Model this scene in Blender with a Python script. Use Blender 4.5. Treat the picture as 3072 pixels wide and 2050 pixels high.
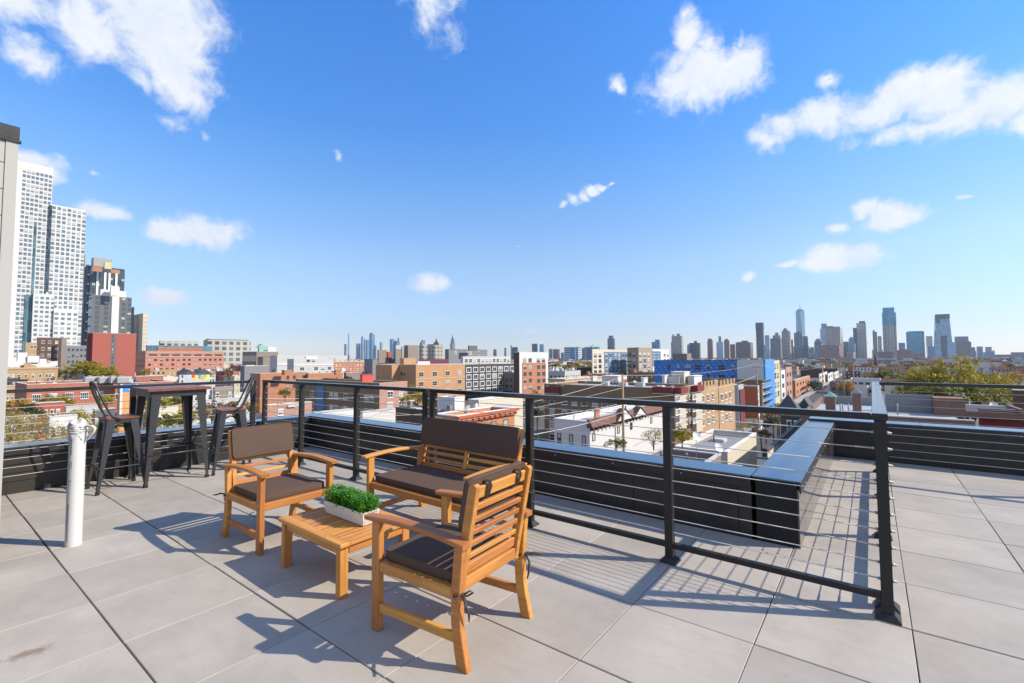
import bpy, bmesh, math, random
from mathutils import Vector, Matrix, Euler
random.seed(7)
rad = math.radians
S = bpy.context.scene
COL = S.collection
for o in list(bpy.data.objects): bpy.data.objects.remove(o)

# ------------------------------------------------------------------ camera
CAM = Vector((4.1545, -0.7173, 1.3762))
YAW, PITCH, ROLL, FPX, CY = -0.6532, 0.0490, -0.0035, 1408.4, 1004.3
FW = Vector((math.cos(PITCH)*math.sin(YAW), math.cos(PITCH)*math.cos(YAW), math.sin(PITCH)))
R0 = Vector((math.cos(YAW), -math.sin(YAW), 0)); U0 = R0.cross(FW)
RT = R0*math.cos(ROLL)+U0*math.sin(ROLL); UP = U0*math.cos(ROLL)-R0*math.sin(ROLL)
cd = bpy.data.cameras.new('camera'); cam = bpy.data.objects.new('camera', cd); COL.objects.link(cam)
cam.matrix_world = Matrix(((RT.x, UP.x, -FW.x, CAM.x), (RT.y, UP.y, -FW.y, CAM.y), (RT.z, UP.z, -FW.z, CAM.z), (0, 0, 0, 1)))
cd.sensor_width = 36; cd.lens = 36*FPX/3072; cd.shift_y = -(1025-CY)/3072
cd.clip_start = .05; cd.clip_end = 30000
S.camera = cam

# ------------------------------------------------------------------ light, sky, exposure
SUNV = Vector((1.179, 0.671, 1.0724)).normalized()
SUN_EL = math.asin(SUNV.z); SUN_AZ = math.atan2(SUNV.x, SUNV.y)
sd = bpy.data.lights.new('sun', 'SUN'); sun = bpy.data.objects.new('sun', sd); COL.objects.link(sun)
sd.energy = 4.6; sd.angle = rad(.5); sd.color = (1, .90, .745)
sun.rotation_euler = (-SUNV).to_track_quat('-Z', 'Y').to_euler()
S.view_settings.view_transform = 'Standard'; S.view_settings.look = 'None'
S.view_settings.exposure = 0.55; S.view_settings.gamma = 1; S.view_settings.use_curve_mapping = False

def pray(px, py):
    return (px-1536)/FPX*RT+(CY-py)/FPX*UP+FW

W = bpy.data.worlds.new('World'); S.world = W; W.use_nodes = True
wt = W.node_tree; wt.nodes.clear()
def WN(t, **k):
    n = wt.nodes.new(t)
    for a, b in k.items(): setattr(n, a, b)
    return n
L = wt.links.new
def wmath(op, a, b=None, c=None, clamp=False):
    n = WN('ShaderNodeMath', operation=op, use_clamp=clamp)
    for i, v in enumerate((a, b, c)):
        if v is None: continue
        if isinstance(v, (int, float)): n.inputs[i].default_value = v
        else: L(v, n.inputs[i])
    return n.outputs[0]
sky = WN('ShaderNodeTexSky', sky_type='NISHITA', sun_disc=False, sun_elevation=SUN_EL, sun_rotation=SUN_AZ,
         altitude=0, air_density=1.0, dust_density=.1, ozone_density=2.5)
hs = WN('ShaderNodeHueSaturation'); hs.inputs['Saturation'].default_value = 1.0
L(sky.outputs[0], hs.inputs['Color'])
tc0 = WN('ShaderNodeTexCoord'); sp0 = WN('ShaderNodeSeparateXYZ'); L(tc0.outputs['Generated'], sp0.inputs[0])
rp0 = WN('ShaderNodeValToRGB'); L(sp0.outputs[2], rp0.inputs[0]); L_ = rp0.color_ramp
for k_, (ps, cl_) in enumerate(((0., (.74, .78, .98)), (.05, (.78, .80, .98)), (.19, (1.0, 1.06, 1.15)), (.32, (.78, 1.10, 1.38)), (.44, (.50, 1.06, 1.58)), (.62, (.40, 1.08, 1.80)))):
    e_ = L_.elements[k_] if k_ < 2 else L_.elements.new(ps); e_.position = ps; e_.color = (*cl_, 1)
mt0 = WN('ShaderNodeMix', data_type='RGBA', blend_type='MULTIPLY'); mt0.inputs['Factor'].default_value = 1; L(hs.outputs[0], mt0.inputs['A']); L(rp0.outputs[0], mt0.inputs['B'])
bg1 = WN('ShaderNodeBackground'); bg1.inputs[1].default_value = .112; L(mt0.outputs['Result'], bg1.inputs[0])
tc = WN('ShaderNodeTexCoord')
nz = WN('ShaderNodeTexNoise'); nz.inputs['Scale'].default_value = 9; nz.inputs['Detail'].default_value = 4; nz.inputs['Roughness'].default_value = .6
L(tc.outputs['Generated'], nz.inputs['Vector'])
wv = WN('ShaderNodeVectorMath', operation='MULTIPLY_ADD'); L(nz.outputs['Color'], wv.inputs[0])
wv.inputs[1].default_value = (.052,)*3; wv.inputs[2].default_value = (-.026,)*3
warp = WN('ShaderNodeVectorMath', operation='ADD'); L(tc.outputs['Generated'], warp.inputs[0]); L(wv.outputs[0], warp.inputs[1])
# cloud banks: centre (photo pixels /1.3072), half sizes, strength
CL = [(40, 10, 170, 50, .8), (210, 60, 130, 60, .95), (350, 50, 150, 85, 1.1), (405, 135, 90, 85, 1.05), (320, 185, 60, 50, .7), (440, 215, 60, 45, .8),
      (60, 130, 130, 60, .62), (390, 280, 75, 28, .62), (465, 308, 22, 20, .55), (1000, 0, 115, 34, .78), (80, 368, 62, 26, .9), (118, 392, 44, 30, .85),
      (235, 486, 56, 22, .95), (390, 528, 58, 30, 1.05), (470, 532, 80, 36, 1.1), (545, 552, 30, 14, .7), (372, 681, 58, 22, 1.0),
      (995, 654, 54, 24, .95), (1288, 470, 15, 10, .8), (1308, 459, 22, 12, .9), (1330, 447, 24, 12, .9), (1353, 434, 24, 11, .9), (1376, 425, 22, 9, .85), (1400, 419, 20, 6, .75), (1215, 755, 38, 18, .6),
      (1575, 95, 44, 42, .85), (1600, 185, 120, 44, 1.05), (1705, 165, 74, 40, 1.0), (1560, 200, 60, 40, .85), (1420, 190, 50, 20, .62), (1700, 92, 20, 18, .55),
      (1765, 328, 60, 22, .85), (1800, 300, 60, 26, .9), (1880, 275, 85, 34, 1.05), (1990, 262, 95, 34, 1.05), (2070, 225, 75, 36, 1.05), (2155, 225, 90, 55, 1.1), (2280, 245, 110, 48, 1.1), (2400, 250, 90, 50, 1.05), (2180, 272, 210, 24, 1.0),
      (1905, 197, 50, 26, .6), (1985, 481, 42, 24, .9), (2050, 497, 70, 32, 1.05), (1920, 518, 32, 18, .85), (1935, 596, 80, 32, 1.1),
      (1815, 606, 34, 11, .8), (1722, 639, 28, 15, .8), (2210, 455, 26, 11, .65), (1185, 570, 30, 7, .55), (2030, 620, 30, 9, .5), (775, 345, 26, 30, .42), (210, 405, 26, 14, .5)]
cur = None
for x, y, rx, ry, wgt in CL:
    d = pray(x*1.3072, y*1.3072); sc = 1.3072/FPX/d.length; d = d.normalized()
    e1 = d.cross(Vector((0, 0, 1))).normalized(); e2 = e1.cross(d)
    rot = Matrix((e1, e2, d)).transposed()
    m = WN('ShaderNodeMapping', vector_type='TEXTURE'); L(warp.outputs[0], m.inputs[0])
    m.inputs['Location'].default_value = d; m.inputs['Rotation'].default_value = rot.to_euler()
    m.inputs['Scale'].default_value = (rx*sc*1.08, ry*sc*1.08, 1)
    ln = WN('ShaderNodeVectorMath', operation='LENGTH'); L(m.outputs[0], ln.inputs[0])
    v = wmath('SUBTRACT', wgt+(.10 if rx < 85 and ry < 40 and wgt > .7 else 0), ln.outputs['Value'])
    cur = v if cur is None else wmath('SMOOTH_MAX', cur, v, .06)
n2 = WN('ShaderNodeTexNoise'); n2.inputs['Scale'].default_value = 19; n2.inputs['Detail'].default_value = 10; n2.inputs['Roughness'].default_value = .66; n2.inputs['Distortion'].default_value = .3
L(warp.outputs[0], n2.inputs['Vector'])
f = wmath('ADD', wmath('MULTIPLY', cur, 1.3), wmath('MULTIPLY', wmath('SUBTRACT', n2.outputs['Fac'], .53), 2.1))
mr = WN('ShaderNodeMapRange', interpolation_type='SMOOTHSTEP'); mr.inputs[1].default_value = -.04; mr.inputs[2].default_value = .95
L(f, mr.inputs[0])
# thin broken cloud added out of view overhead and behind, greying the blue skylight
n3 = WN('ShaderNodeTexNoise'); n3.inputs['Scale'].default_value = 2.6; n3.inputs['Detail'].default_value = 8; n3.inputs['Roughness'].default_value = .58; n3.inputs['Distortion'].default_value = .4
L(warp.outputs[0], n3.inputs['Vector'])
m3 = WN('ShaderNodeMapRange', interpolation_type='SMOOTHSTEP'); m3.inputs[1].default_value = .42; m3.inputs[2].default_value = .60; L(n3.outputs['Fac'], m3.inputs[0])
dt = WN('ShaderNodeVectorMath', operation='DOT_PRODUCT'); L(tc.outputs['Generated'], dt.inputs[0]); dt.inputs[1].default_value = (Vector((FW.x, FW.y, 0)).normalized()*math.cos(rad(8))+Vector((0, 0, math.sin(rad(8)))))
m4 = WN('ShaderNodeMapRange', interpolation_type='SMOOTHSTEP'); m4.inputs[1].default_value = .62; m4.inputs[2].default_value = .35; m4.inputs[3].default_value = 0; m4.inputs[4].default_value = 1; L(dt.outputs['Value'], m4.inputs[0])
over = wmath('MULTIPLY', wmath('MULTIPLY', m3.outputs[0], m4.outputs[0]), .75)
# soft grey-blue bodies inside the white
cr = WN('ShaderNodeMapRange'); cr.inputs[1].default_value = .35; cr.inputs[2].default_value = .75; L(n2.outputs['Fac'], cr.inputs[0])
cm = WN('ShaderNodeMix', data_type='RGBA'); L(cr.outputs[0], cm.inputs['Factor'])
cm.inputs['A'].default_value = (.55, .60, .68, 1); cm.inputs['B'].default_value = (.70, .70, .71, 1)
bg2 = WN('ShaderNodeBackground'); bg2.inputs[1].default_value = 1.0; L(cm.outputs['Result'], bg2.inputs[0])
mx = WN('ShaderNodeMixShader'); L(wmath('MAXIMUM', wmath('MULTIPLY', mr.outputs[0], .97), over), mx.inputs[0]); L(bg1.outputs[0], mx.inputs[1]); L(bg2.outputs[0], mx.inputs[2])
wo = WN('ShaderNodeOutputWorld'); L(mx.outputs[0], wo.inputs[0])
try: W.cycles.sampling_method = 'MANUAL'; W.cycles.sample_map_resolution = 512
except Exception: pass

# ------------------------------------------------------------------ materials
class NT:
    def __init__(s, name):
        s.m = bpy.data.materials.new(name); s.m.use_nodes = True; s.t = s.m.node_tree
        s.b = s.t.nodes['Principled BSDF']
    def n(s, t, **k):
        n = s.t.nodes.new(t)
        for a, b in k.items(): setattr(n, a, b)
        return n
    def l(s, a, b): s.t.links.new(a, b)
    def set(s, sock, v):
        if hasattr(v, 'links'): s.l(v, sock)
        elif isinstance(v, (tuple, list)) and len(v) == 3 and sock.type == 'RGBA': sock.default_value = (*v, 1)
        else: sock.default_value = v
    def math(s, op, a, b=None, c=None, clamp=False):
        n = s.n('ShaderNodeMath', operation=op, use_clamp=clamp)
        for i, v in enumerate((a, b, c)):
            if v is not None: s.set(n.inputs[i], v)
        return n.outputs[0]
    def mix(s, f, a, b, mode='MIX'):
        n = s.n('ShaderNodeMix', data_type='RGBA', blend_type=mode)
        s.set(n.inputs['Factor'], f); s.set(n.inputs['A'], a); s.set(n.inputs['B'], b)
        return n.outputs['Result']
    def coord(s, k='Object'): return s.n('ShaderNodeTexCoord').outputs[k]
    def mapping(s, v, scale=(1, 1, 1), loc=(0, 0, 0), rot=(0, 0, 0)):
        n = s.n('ShaderNodeMapping'); s.l(v, n.inputs[0]); n.inputs['Scale'].default_value = scale
        n.inputs['Location'].default_value = loc; n.inputs['Rotation'].default_value = rot; return n.outputs[0]
    def noise(s, v, scale, detail=4, rough=.55, dist=0):
        n = s.n('ShaderNodeTexNoise'); s.l(v, n.inputs['Vector']); n.inputs['Scale'].default_value = scale
        n.inputs['Detail'].default_value = detail; n.inputs['Roughness'].default_value = rough; n.inputs['Distortion'].default_value = dist
        return n.outputs['Fac']
    def rng(s, v, a, b, c=0., d=1.):
        n = s.n('ShaderNodeMapRange'); s.l(v, n.inputs[0])
        for i, q in enumerate((a, b, c, d)): n.inputs[i+1].default_value = q
        return n.outputs[0]
    def rand(s): return s.n('ShaderNodeObjectInfo').outputs['Random']
    def addv(s, v, w):
        n = s.n('ShaderNodeVectorMath', operation='ADD'); s.l(v, n.inputs[0]); s.l(w, n.inputs[1]); return n.outputs[0]
    def bump(s, h, strength, dist=.01):
        n = s.n('ShaderNodeBump'); s.l(h, n.inputs['Height']); n.inputs['Strength'].default_value = strength
        n.inputs['Distance'].default_value = dist; s.l(n.outputs[0], s.b.inputs['Normal'])
    def fin(s, col, rough=.6, metal=0., spec=None):
        s.set(s.b.inputs['Base Color'], col); s.set(s.b.inputs['Roughness'], rough); s.b.inputs['Metallic'].default_value = metal
        if spec is not None: s.b.inputs['Specular IOR Level'].default_value = spec
        return s.m
def sc(c, k): return tuple(min(1, x*k) for x in c)

def m_plain(name, col, rough=.6, metal=0., var=.12, nscale=3., spec=None, rvar=0.):
    t = NT(name); v = t.coord(); n = t.noise(v, nscale, 5)
    c = t.mix(n, sc(col, 1-var), sc(col, 1+var))
    if rvar: c = t.mix(t.rand(), sc(col, 1-rvar), c)
    return t.fin(c, rough, metal, spec)

def m_wood(name, c1, c2, rough=.5):
    t = NT(name); v = t.coord(); r = t.rand()
    cx = t.n('ShaderNodeCombineXYZ'); 
    for i in range(3): t.l(t.math('MULTIPLY', r, 37.+11*i), cx.inputs[i])
    v = t.addv(v, cx.outputs[0])
    g = t.noise(t.mapping(v, (3, 60, 60)), 1., 4, .6, .6)
    g2 = t.noise(t.mapping(v, (1.2, 14, 14)), 1., 3, .5, 1.2)
    c = t.mix(t.rng(g, .3, .72), c1, c2)
    c = t.mix(t.rng(g2, .35, .7, 0, .65), c, sc(c1, .72))
    k = t.noise(t.mapping(v, (6, 16, 16)), 1., 1)
    c = t.mix(t.rng(k, .74, .82, 0, .8), c, sc(c1, .35))
    hsv = t.n('ShaderNodeHueSaturation'); t.l(c, hsv.inputs['Color']); t.l(t.rng(r, 0, 1, .78, 1.16), hsv.inputs['Value']); 
    t.l(t.rng(r, 0, 1, .488, .507), hsv.inputs['Hue'])
    t.bump(g, .12, .002)
    return t.fin(hsv.outputs[0], rough)

def m_paver():
    t = NT('concrete_paver'); v = t.coord(); r = t.rand()
    cx = t.n('ShaderNodeCombineXYZ')
    for i in range(3): t.l(t.math('MULTIPLY', r, 17.+9*i), cx.inputs[i])
    w = t.addv(v, cx.outputs[0])
    a = t.noise(w, 2.3, 5, .6); b = t.noise(w, 11, 6, .65, .5); f = t.noise(w, 160, 3, .7); st = t.noise(t.mapping(w, (3, 13, 3), rot=(0, 0, .1)), 1., 4, .7)
    c = t.mix(t.rng(a, .35, .68), (.315, .282, .238), (.410, .370, .316))
    c = t.mix(t.rng(b, .45, .75, 0, .5), c, (.40, .342, .29))
    c = t.mix(t.rng(st, .5, .75, 0, .5), c, (.295, .275, .245))
    c = t.mix(t.rng(f, .3, .75, 0, .35), c, (.28, .255, .23))
    sp = t.noise(w, 26, 1); c = t.mix(t.rng(sp, .80, .84, 0, .7), c, (.2, .18, .16))
    hsv = t.n('ShaderNodeHueSaturation'); t.l(c, hsv.inputs['Color']); t.l(t.rng(r, 0, 1, .93, 1.08), hsv.inputs['Value'])
    g = t.n('ShaderNodeNewGeometry'); bl = None
    for (x_, y_, rx_, ry_) in ((.965, -.29, .045, .11), (.945, -.42, .03, .06), (4.62, 1.55, .12, .05), (3.2, .3, .10, .06)):   # dried dirt marks
        q = t.mapping(g.outputs['Position'], (1/rx_, 1/ry_, 0), (-x_/rx_, -y_/ry_, 0)); ln = t.n('ShaderNodeVectorMath', operation='LENGTH'); t.l(q, ln.inputs[0])
        k_ = t.math('SUBTRACT', 1.1, ln.outputs['Value']); bl = k_ if bl is None else t.math('MAXIMUM', bl, k_)
    dm = t.rng(t.math('ADD', bl, t.math('MULTIPLY', t.math('SUBTRACT', t.noise(g.outputs['Position'], 14, 6, .7), .55), 3.)), 0, .6, 0, .8)
    c = t.mix(dm, hsv.outputs[0], (.19, .135, .09)); hsv = None
    t.bump(f, .18, .002)
    return t.fin(c, .82)

def m_brick(name, col, mortar=None, scale=1., var=.2, rough=.85, stain=.35):
    """brick courses on walls that stand along x or y: u = x+y, v = z"""
    t = NT(name); v = t.coord(); s = t.n('ShaderNodeSeparateXYZ'); t.l(v, s.inputs[0])
    cb = t.n('ShaderNodeCombineXYZ'); t.l(t.math('ADD', s.outputs[0], s.outputs[1]), cb.inputs[0]); t.l(s.outputs[2], cb.inputs[1])
    br = t.n('ShaderNodeTexBrick'); t.l(cb.outputs[0], br.inputs['Vector'])
    br.inputs['Scale'].default_value = 1/scale; br.inputs['Brick Width'].default_value = .22; br.inputs['Row Height'].default_value = .075
    br.inputs['Mortar Size'].default_value = .012
    br.inputs['Color1'].default_value = (*sc(col, 1-var), 1); br.inputs['Color2'].default_value = (*sc(col, 1+var), 1)
    br.inputs['Mortar'].default_value = (*(mortar or sc(col, .75)), 1)
    n = t.noise(v, .35, 6, .65); n2 = t.noise(t.mapping(v, (1, 1, .25)), 1.3, 5, .7)
    c = t.mix(t.rng(n, .4, .7, 0, stain), br.outputs[0], sc(col, .55))
    c = t.mix(t.rng(n2, .5, .8, 0, stain), c, sc(col, 1.25))
    return t.fin(c, rough)

def m_stucco(name, col, rough=.85, stain=.18):
    t = NT(name); v = t.coord(); n = t.noise(v, .5, 6, .65); n2 = t.noise(t.mapping(v, (2.2, 2.2, .3)), 1., 5, .7)
    c = t.mix(t.rng(n, .35, .7, 0, stain), col, sc(col, .7)); c = t.mix(t.rng(n2, .52, .8, 0, stain*1.4), c, sc(col, .62))
    return t.fin(c, rough)

def m_tower(name, wall, glass, uw=3., fh=3.3, wr=.62, hr=.55, grough=.12, gvar=.5, band=0., metal=.0):
    uw *= 2.6; fh *= 2.4; gvar = min(.8, gvar*1.5)
    """far tower: storeys and bays too small to pick apart"""
    t = NT(name); v = t.coord(); s = t.n('ShaderNodeSeparateXYZ'); t.l(v, s.inputs[0])
    u = t.math('DIVIDE', t.math('ADD', s.outputs[0], s.outputs[1]), uw); z = t.math('DIVIDE', s.outputs[2], fh)
    mu = t.math('LESS_THAN', t.math('FRACT', u), wr); mz = t.math('LESS_THAN', t.math('FRACT', z), hr)
    msk = t.math('MULTIPLY', mu, mz)
    cb = t.n('ShaderNodeCombineXYZ'); t.l(t.math('FLOOR', u), cb.inputs[0]); t.l(t.math('FLOOR', z), cb.inputs[1])
    wn = t.n('ShaderNodeTexWhiteNoise', noise_dimensions='2D'); t.l(cb.outputs[0], wn.inputs['Vector'])
    big = t.noise(t.mapping(v, (.02, .02, .01)), 1., 3)
    g = t.mix(wn.outputs['Value'], sc(glass, 1-gvar), sc(glass, 1+gvar)); g = t.mix(t.rng(big, .4, .6, 0, .4), g, sc(glass, 1.6))
    wl = t.mix(t.rng(big, .4, .6), sc(wall, .9), sc(wall, 1.08))
    t.set(t.b.inputs['Roughness'], t.math('SUBTRACT', .8, t.math('MULTIPLY', msk, .8-grough)))
    t.set(t.b.inputs['Base Color'], t.mix(msk, wl, g))
    return t.m

def m_glass(name, dark=(.03, .04, .05), blind=.45):
    """window pane with a blind drawn part of the way in some of them"""
    t = NT(name); v = t.coord(); r = t.rand(); s = t.n('ShaderNodeSeparateXYZ'); t.l(v, s.inputs[0])
    r2 = t.math('FRACT', t.math('MULTIPLY', r, 13.7))
    on = t.math('MULTIPLY', t.math('LESS_THAN', r, blind), t.math('GREATER_THAN', s.outputs[2], t.math('MULTIPLY_ADD', r2, 1.2, -.9)))
    c = t.mix(t.noise(v, 1.2, 2), sc(dark, .5), sc(dark, 1.9)); c = t.mix(t.math('MULTIPLY', on, .8), c, (.50, .49, .45))
    return t.fin(c, .08, 0., .6)

def m_leaf(name, c1, c2, rough=.55, trans=.25, seed=0.):
    t = NT(name); v = t.coord(); n = t.noise(v, .55, 3, .6); g = t.n('ShaderNodeNewGeometry').outputs['Random Per Island']
    c = t.mix(t.rng(n, .38, .62), c1, c2); c = t.mix(t.rng(g, 0, 1, 0, .55), c, sc(c1, .45))
    c = t.mix(t.rng(g, .85, 1, 0, .5), c, sc(c2, 1.5))
    m = t.fin(c, rough)
    tr = t.n('ShaderNodeBsdfTranslucent'); t.l(c, tr.inputs[0]); ms = t.n('ShaderNodeMixShader'); ms.inputs[0].default_value = trans
    o = t.t.nodes['Material Output']; t.l(t.b.outputs[0], ms.inputs[1]); t.l(tr.outputs[0], ms.inputs[2]); t.l(ms.outputs[0], o.inputs[0])
    return m

M = {}
M['paver'] = m_paver()
M['wood'] = m_wood('acacia_wood', (.44, .172, .034), (.63, .292, .070))
M['wood_dark'] = m_wood('dark_stained_wood', (.16, .050, .026), (.25, .085, .045), .4)
M['cushion'] = m_plain('brown_canvas', (.100, .066, .050), .95, spec=.12, var=.08, nscale=90)
M['strap'] = m_plain('brown_tape', (.06, .045, .04), .9)
M['copper'] = m_plain('copper_bolt', (.55, .22, .11), .35, .9)
M['black'] = m_plain('black_powder_coat', (.021, .020, .019), .45, var=.25, nscale=14, spec=.35)
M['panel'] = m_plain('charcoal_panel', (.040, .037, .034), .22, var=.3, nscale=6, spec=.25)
M['panel_lit'] = m_plain('lit_glossy_charcoal_panel', (.075, .068, .060), .045, var=.2, nscale=3, spec=.7)  # sunlit copy of the charcoal panel: light put into a paler colour, glossier
M['coping'] = m_plain('sky_tinted_coping', (.11, .17, .24), .20, .85, var=.1, nscale=5)  # blue of the reflected sky put into the base colour
M['blackgloss'] = m_plain('smooth_black_coat', (.022, .022, .023), .16, var=.2, nscale=8, spec=.8)
M['steel2'] = m_plain('dull_steel_fitting', (.42, .41, .39), .6, .3)
M['steel'] = m_plain('stainless_cable', (.52, .50, .47), .62, .25)
M['gun'] = m_plain('gunmetal_paint', (.045, .046, .050), .36, .3, var=.3, nscale=20)
M['pvc'] = m_plain('white_pvc', (.56, .545, .52), .35, var=.03)
M['pvcprint'] = m_plain('pipe_print', (.12, .12, .13), .6)
M['film'] = m_plain('plastic_film', (.52, .51, .50), .25, var=.12, nscale=30)
M['planter'] = m_wood('whitewashed_wood', (.66, .63, .59), (.74, .71, .66), .7)
M['boxwood'] = m_leaf('boxwood_leaf', (.07, .28, .015), (.16, .46, .03), .35, .35)
M['boxstem'] = m_plain('boxwood_stem', (.02, .045, .01), .8)
M['siding'] = m_plain('fibre_cement', (.37, .36, .335), .7, var=.03)
M['metalcap'] = m_plain('weathered_black_metal', (.03, .03, .033), .45, .3, var=.5, nscale=12)
M['sub'] = m_plain('roof_membrane', (.018, .018, .018), .9)
M['ground'] = None
t = NT('city_ground'); v = t.coord(); a = t.noise(v, .012, 6, .6); b = t.noise(v, .11, 5, .6)
c = t.mix(t.rng(a, .4, .6), (.075, .07, .062), (.10, .105, .06)); c = t.mix(t.rng(b, .5, .6, 0, .6), c, (.17, .16, .15)); M['ground'] = t.fin(c, .9)
M['asphalt'] = m_plain('asphalt', (.055, .055, .056), .9)
M['sidewalk'] = m_plain('sidewalk_concrete', (.30, .29, .27), .9)
M['grass'] = m_plain('lawn', (.06, .12, .02), .9, var=.4)
M['bark'] = m_plain('bark', (.09, .07, .055), .9, var=.3, nscale=8)
M['pole'] = m_plain('timber_pole', (.33, .22, .13), .85, var=.3, nscale=3)
M['wire'] = m_plain('pale_wire', (.55, .50, .43), .6)
M['wireblack'] = m_plain('black_wire', (.03, .03, .03), .6)
M['g1'] = m_glass('window_glass'); M['g2'] = m_glass('clear_window_glass', (.05, .07, .09), .25); M['g3'] = m_glass('pale_tower_glass', (.10, .14, .17), .4)
M['fwhite'] = m_plain('white_window_frame', (.72, .71, .68), .6); M['fdark'] = m_plain('dark_window_frame', (.05, .05, .055), .5)
M['fgrey'] = m_plain('grey_window_frame', (.30, .30, .29), .6); M['ftan'] = m_plain('stone_window_trim', (.52, .42, .30), .8)
# foliage
M['lf_green'] = m_leaf('green_leaves', (.14, .155, .018), (.32, .29, .028), trans=.4)
M['lf_yg'] = m_leaf('yellow_green_leaves', (.28, .25, .020), (.58, .44, .038), trans=.4)
M['lf_dark'] = m_leaf('dark_green_leaves', (.035, .055, .014), (.085, .10, .018))
M['lf_aut'] = m_leaf('autumn_leaves', (.34, .25, .075), (.56, .41, .12), trans=.4)
M['lf_orange'] = m_leaf('orange_leaves', (.44, .24, .03), (.62, .36, .04), trans=.4)
M['lf_brown'] = m_leaf('brown_leaves', (.20, .13, .06), (.33, .20, .08), trans=.35)

# ------------------------------------------------------------------ mesh helpers
def new_obj(name, me, parent=None, loc=None):
    o = bpy.data.objects.new(name, me); COL.objects.link(o)
    if parent is not None: o.parent = parent
    if loc is not None: o.location = loc
    return o
def mesh_bm(name, bm, *mats):
    me = bpy.data.meshes.new(name); bm.normal_update(); bm.to_mesh(me); bm.free()
    for m in mats: me.materials.append(m if not isinstance(m, str) else M[m])
    return me
def bx(bm, x0, x1, y0, y1, z0, z1, mi=0):
    vs = [bm.verts.new((x, y, z)) for z in (z0, z1) for y in (y0, y1) for x in (x0, x1)]
    fs = [(0, 2, 3, 1), (4, 5, 7, 6), (0, 1, 5, 4), (1, 3, 7, 5), (3, 2, 6, 7), (2, 0, 4, 6)]
    out = []
    for f_ in fs:
        q = bm.faces.new([vs[i] for i in f_]); q.material_index = mi; out.append(q)
    return vs
def thing(name, label, cat, loc=(0, 0, 0), rz=0., group=None):
    o = bpy.data.objects.new(name, None); COL.objects.link(o); o.empty_display_size = .2
    o.location = loc; o.rotation_euler = (0, 0, rz); o['label'] = label; o['category'] = cat
    if group: o['group'] = group
    return o
def tag(o, label, cat, group=None, kind=None):
    if label: o['label'] = label
    if cat: o['category'] = cat
    if group: o['group'] = group
    if kind: o['kind'] = kind
    return o
def smooth(o, ang=40):
    for p in o.data.polygons: p.use_smooth = True
    try: o.data.set_sharp_from_angle(angle=rad(ang))
    except Exception: pass
    return o
def bevel(bm, off, seg=1):
    bmesh.ops.bevel(bm, geom=list(bm.edges), offset=off, segments=seg, affect='EDGES', profile=.5, clamp_overlap=True)

def board(name, parent, p0, p1, w, t, mat='wood', up=(0, 0, 1), bev=.003):
    """straight board from p0 to p1: local X = length, w along 'up', t across"""
    p0, p1 = Vector(p0), Vector(p1); X = (p1-p0); ln = X.length; X.normalize()
    Y = Vector(up).cross(X)
    if Y.length < 1e-4: Y = Vector((0, 1, 0)).cross(X)
    Y.normalize(); Z = X.cross(Y)
    bm = bmesh.new(); bx(bm, -ln/2, ln/2, -t/2, t/2, -w/2, w/2)
    if bev: bevel(bm, bev, 1)
    o = new_obj(name, mesh_bm(name, bm, mat), parent)
    m = Matrix((X, Y, Z)).transposed().to_4x4(); m.translation = (p0+p1)/2
    o.matrix_local = m
    return o
def prism(name, parent, pts, thick, mat, org, X, Z, bev=.003, mi=None):
    """outline pts (u,v) in the plane X,Z, extruded +-thick/2 across"""
    X, Z = Vector(X).normalized(), Vector(Z).normalized(); Y = Z.cross(X)
    bm = bmesh.new(); a = [bm.verts.new((u, -thick/2, v_)) for u, v_ in pts]; b = [bm.verts.new((u, thick/2, v_)) for u, v_ in pts]
    bm.faces.new(a); bm.faces.new(b[::-1]); n = len(pts)
    for i in range(n): bm.faces.new((a[i], b[i], b[(i+1) % n], a[(i+1) % n]))
    bmesh.ops.recalc_face_normals(bm, faces=bm.faces)
    if bev:
        es = [e for e in bm.edges if all(v.co.y > 0 for v in e.verts) or all(v.co.y < 0 for v in e.verts)]
        bmesh.ops.bevel(bm, geom=es, offset=bev, segments=1, affect='EDGES')
    o = new_obj(name, mesh_bm(name, bm, mat), parent)
    m = Matrix((X, Y, Z)).transposed().to_4x4(); m.translation = Vector(org); o.matrix_local = m
    return o
def tube_bm(bm, pts, r, n=8, cap=True, mi=0):
    pts = [Vector(p) for p in pts]; rs = r if isinstance(r, (list, tuple)) else [r]*len(pts); rings = []
    ref = Vector((0, 0, 1))
    for i, p in enumerate(pts):
        d = (pts[min(i+1, len(pts)-1)]-pts[max(i-1, 0)]).normalized()
        if abs(d.dot(ref)) > .98: ref = Vector((1, 0, 0))
        a = d.cross(ref).normalized(); b = a.cross(d); ref = b
        rings.append([bm.verts.new(p+rs[i]*(math.cos(2*math.pi*k/n)*a+math.sin(2*math.pi*k/n)*b)) for k in range(n)])
    for i in range(len(rings)-1):
        for k in range(n):
            f_ = bm.faces.new((rings[i][k], rings[i][(k+1) % n], rings[i+1][(k+1) % n], rings[i+1][k])); f_.smooth = True; f_.material_index = mi
    if cap:
        bm.faces.new(rings[0][::-1]).material_index = mi; bm.faces.new(rings[-1]).material_index = mi
def tube(name, parent, pts, r, mat, n=8):
    bm = bmesh.new(); tube_bm(bm, pts, r, n); bmesh.ops.recalc_face_normals(bm, faces=bm.faces)
    return new_obj(name, mesh_bm(name, bm, mat), parent)
def solid(name, parent, boxes, mat, bev=0., off=(0, 0, 0)):
    bm = bmesh.new()
    for b in boxes: bx(bm, b[0]-off[0], b[1]-off[0], b[2]-off[1], b[3]-off[1], b[4]-off[2], b[5]-off[2])
    if bev: bevel(bm, bev, 1)
    return new_obj(name, mesh_bm(name, bm, mat), parent)
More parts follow.
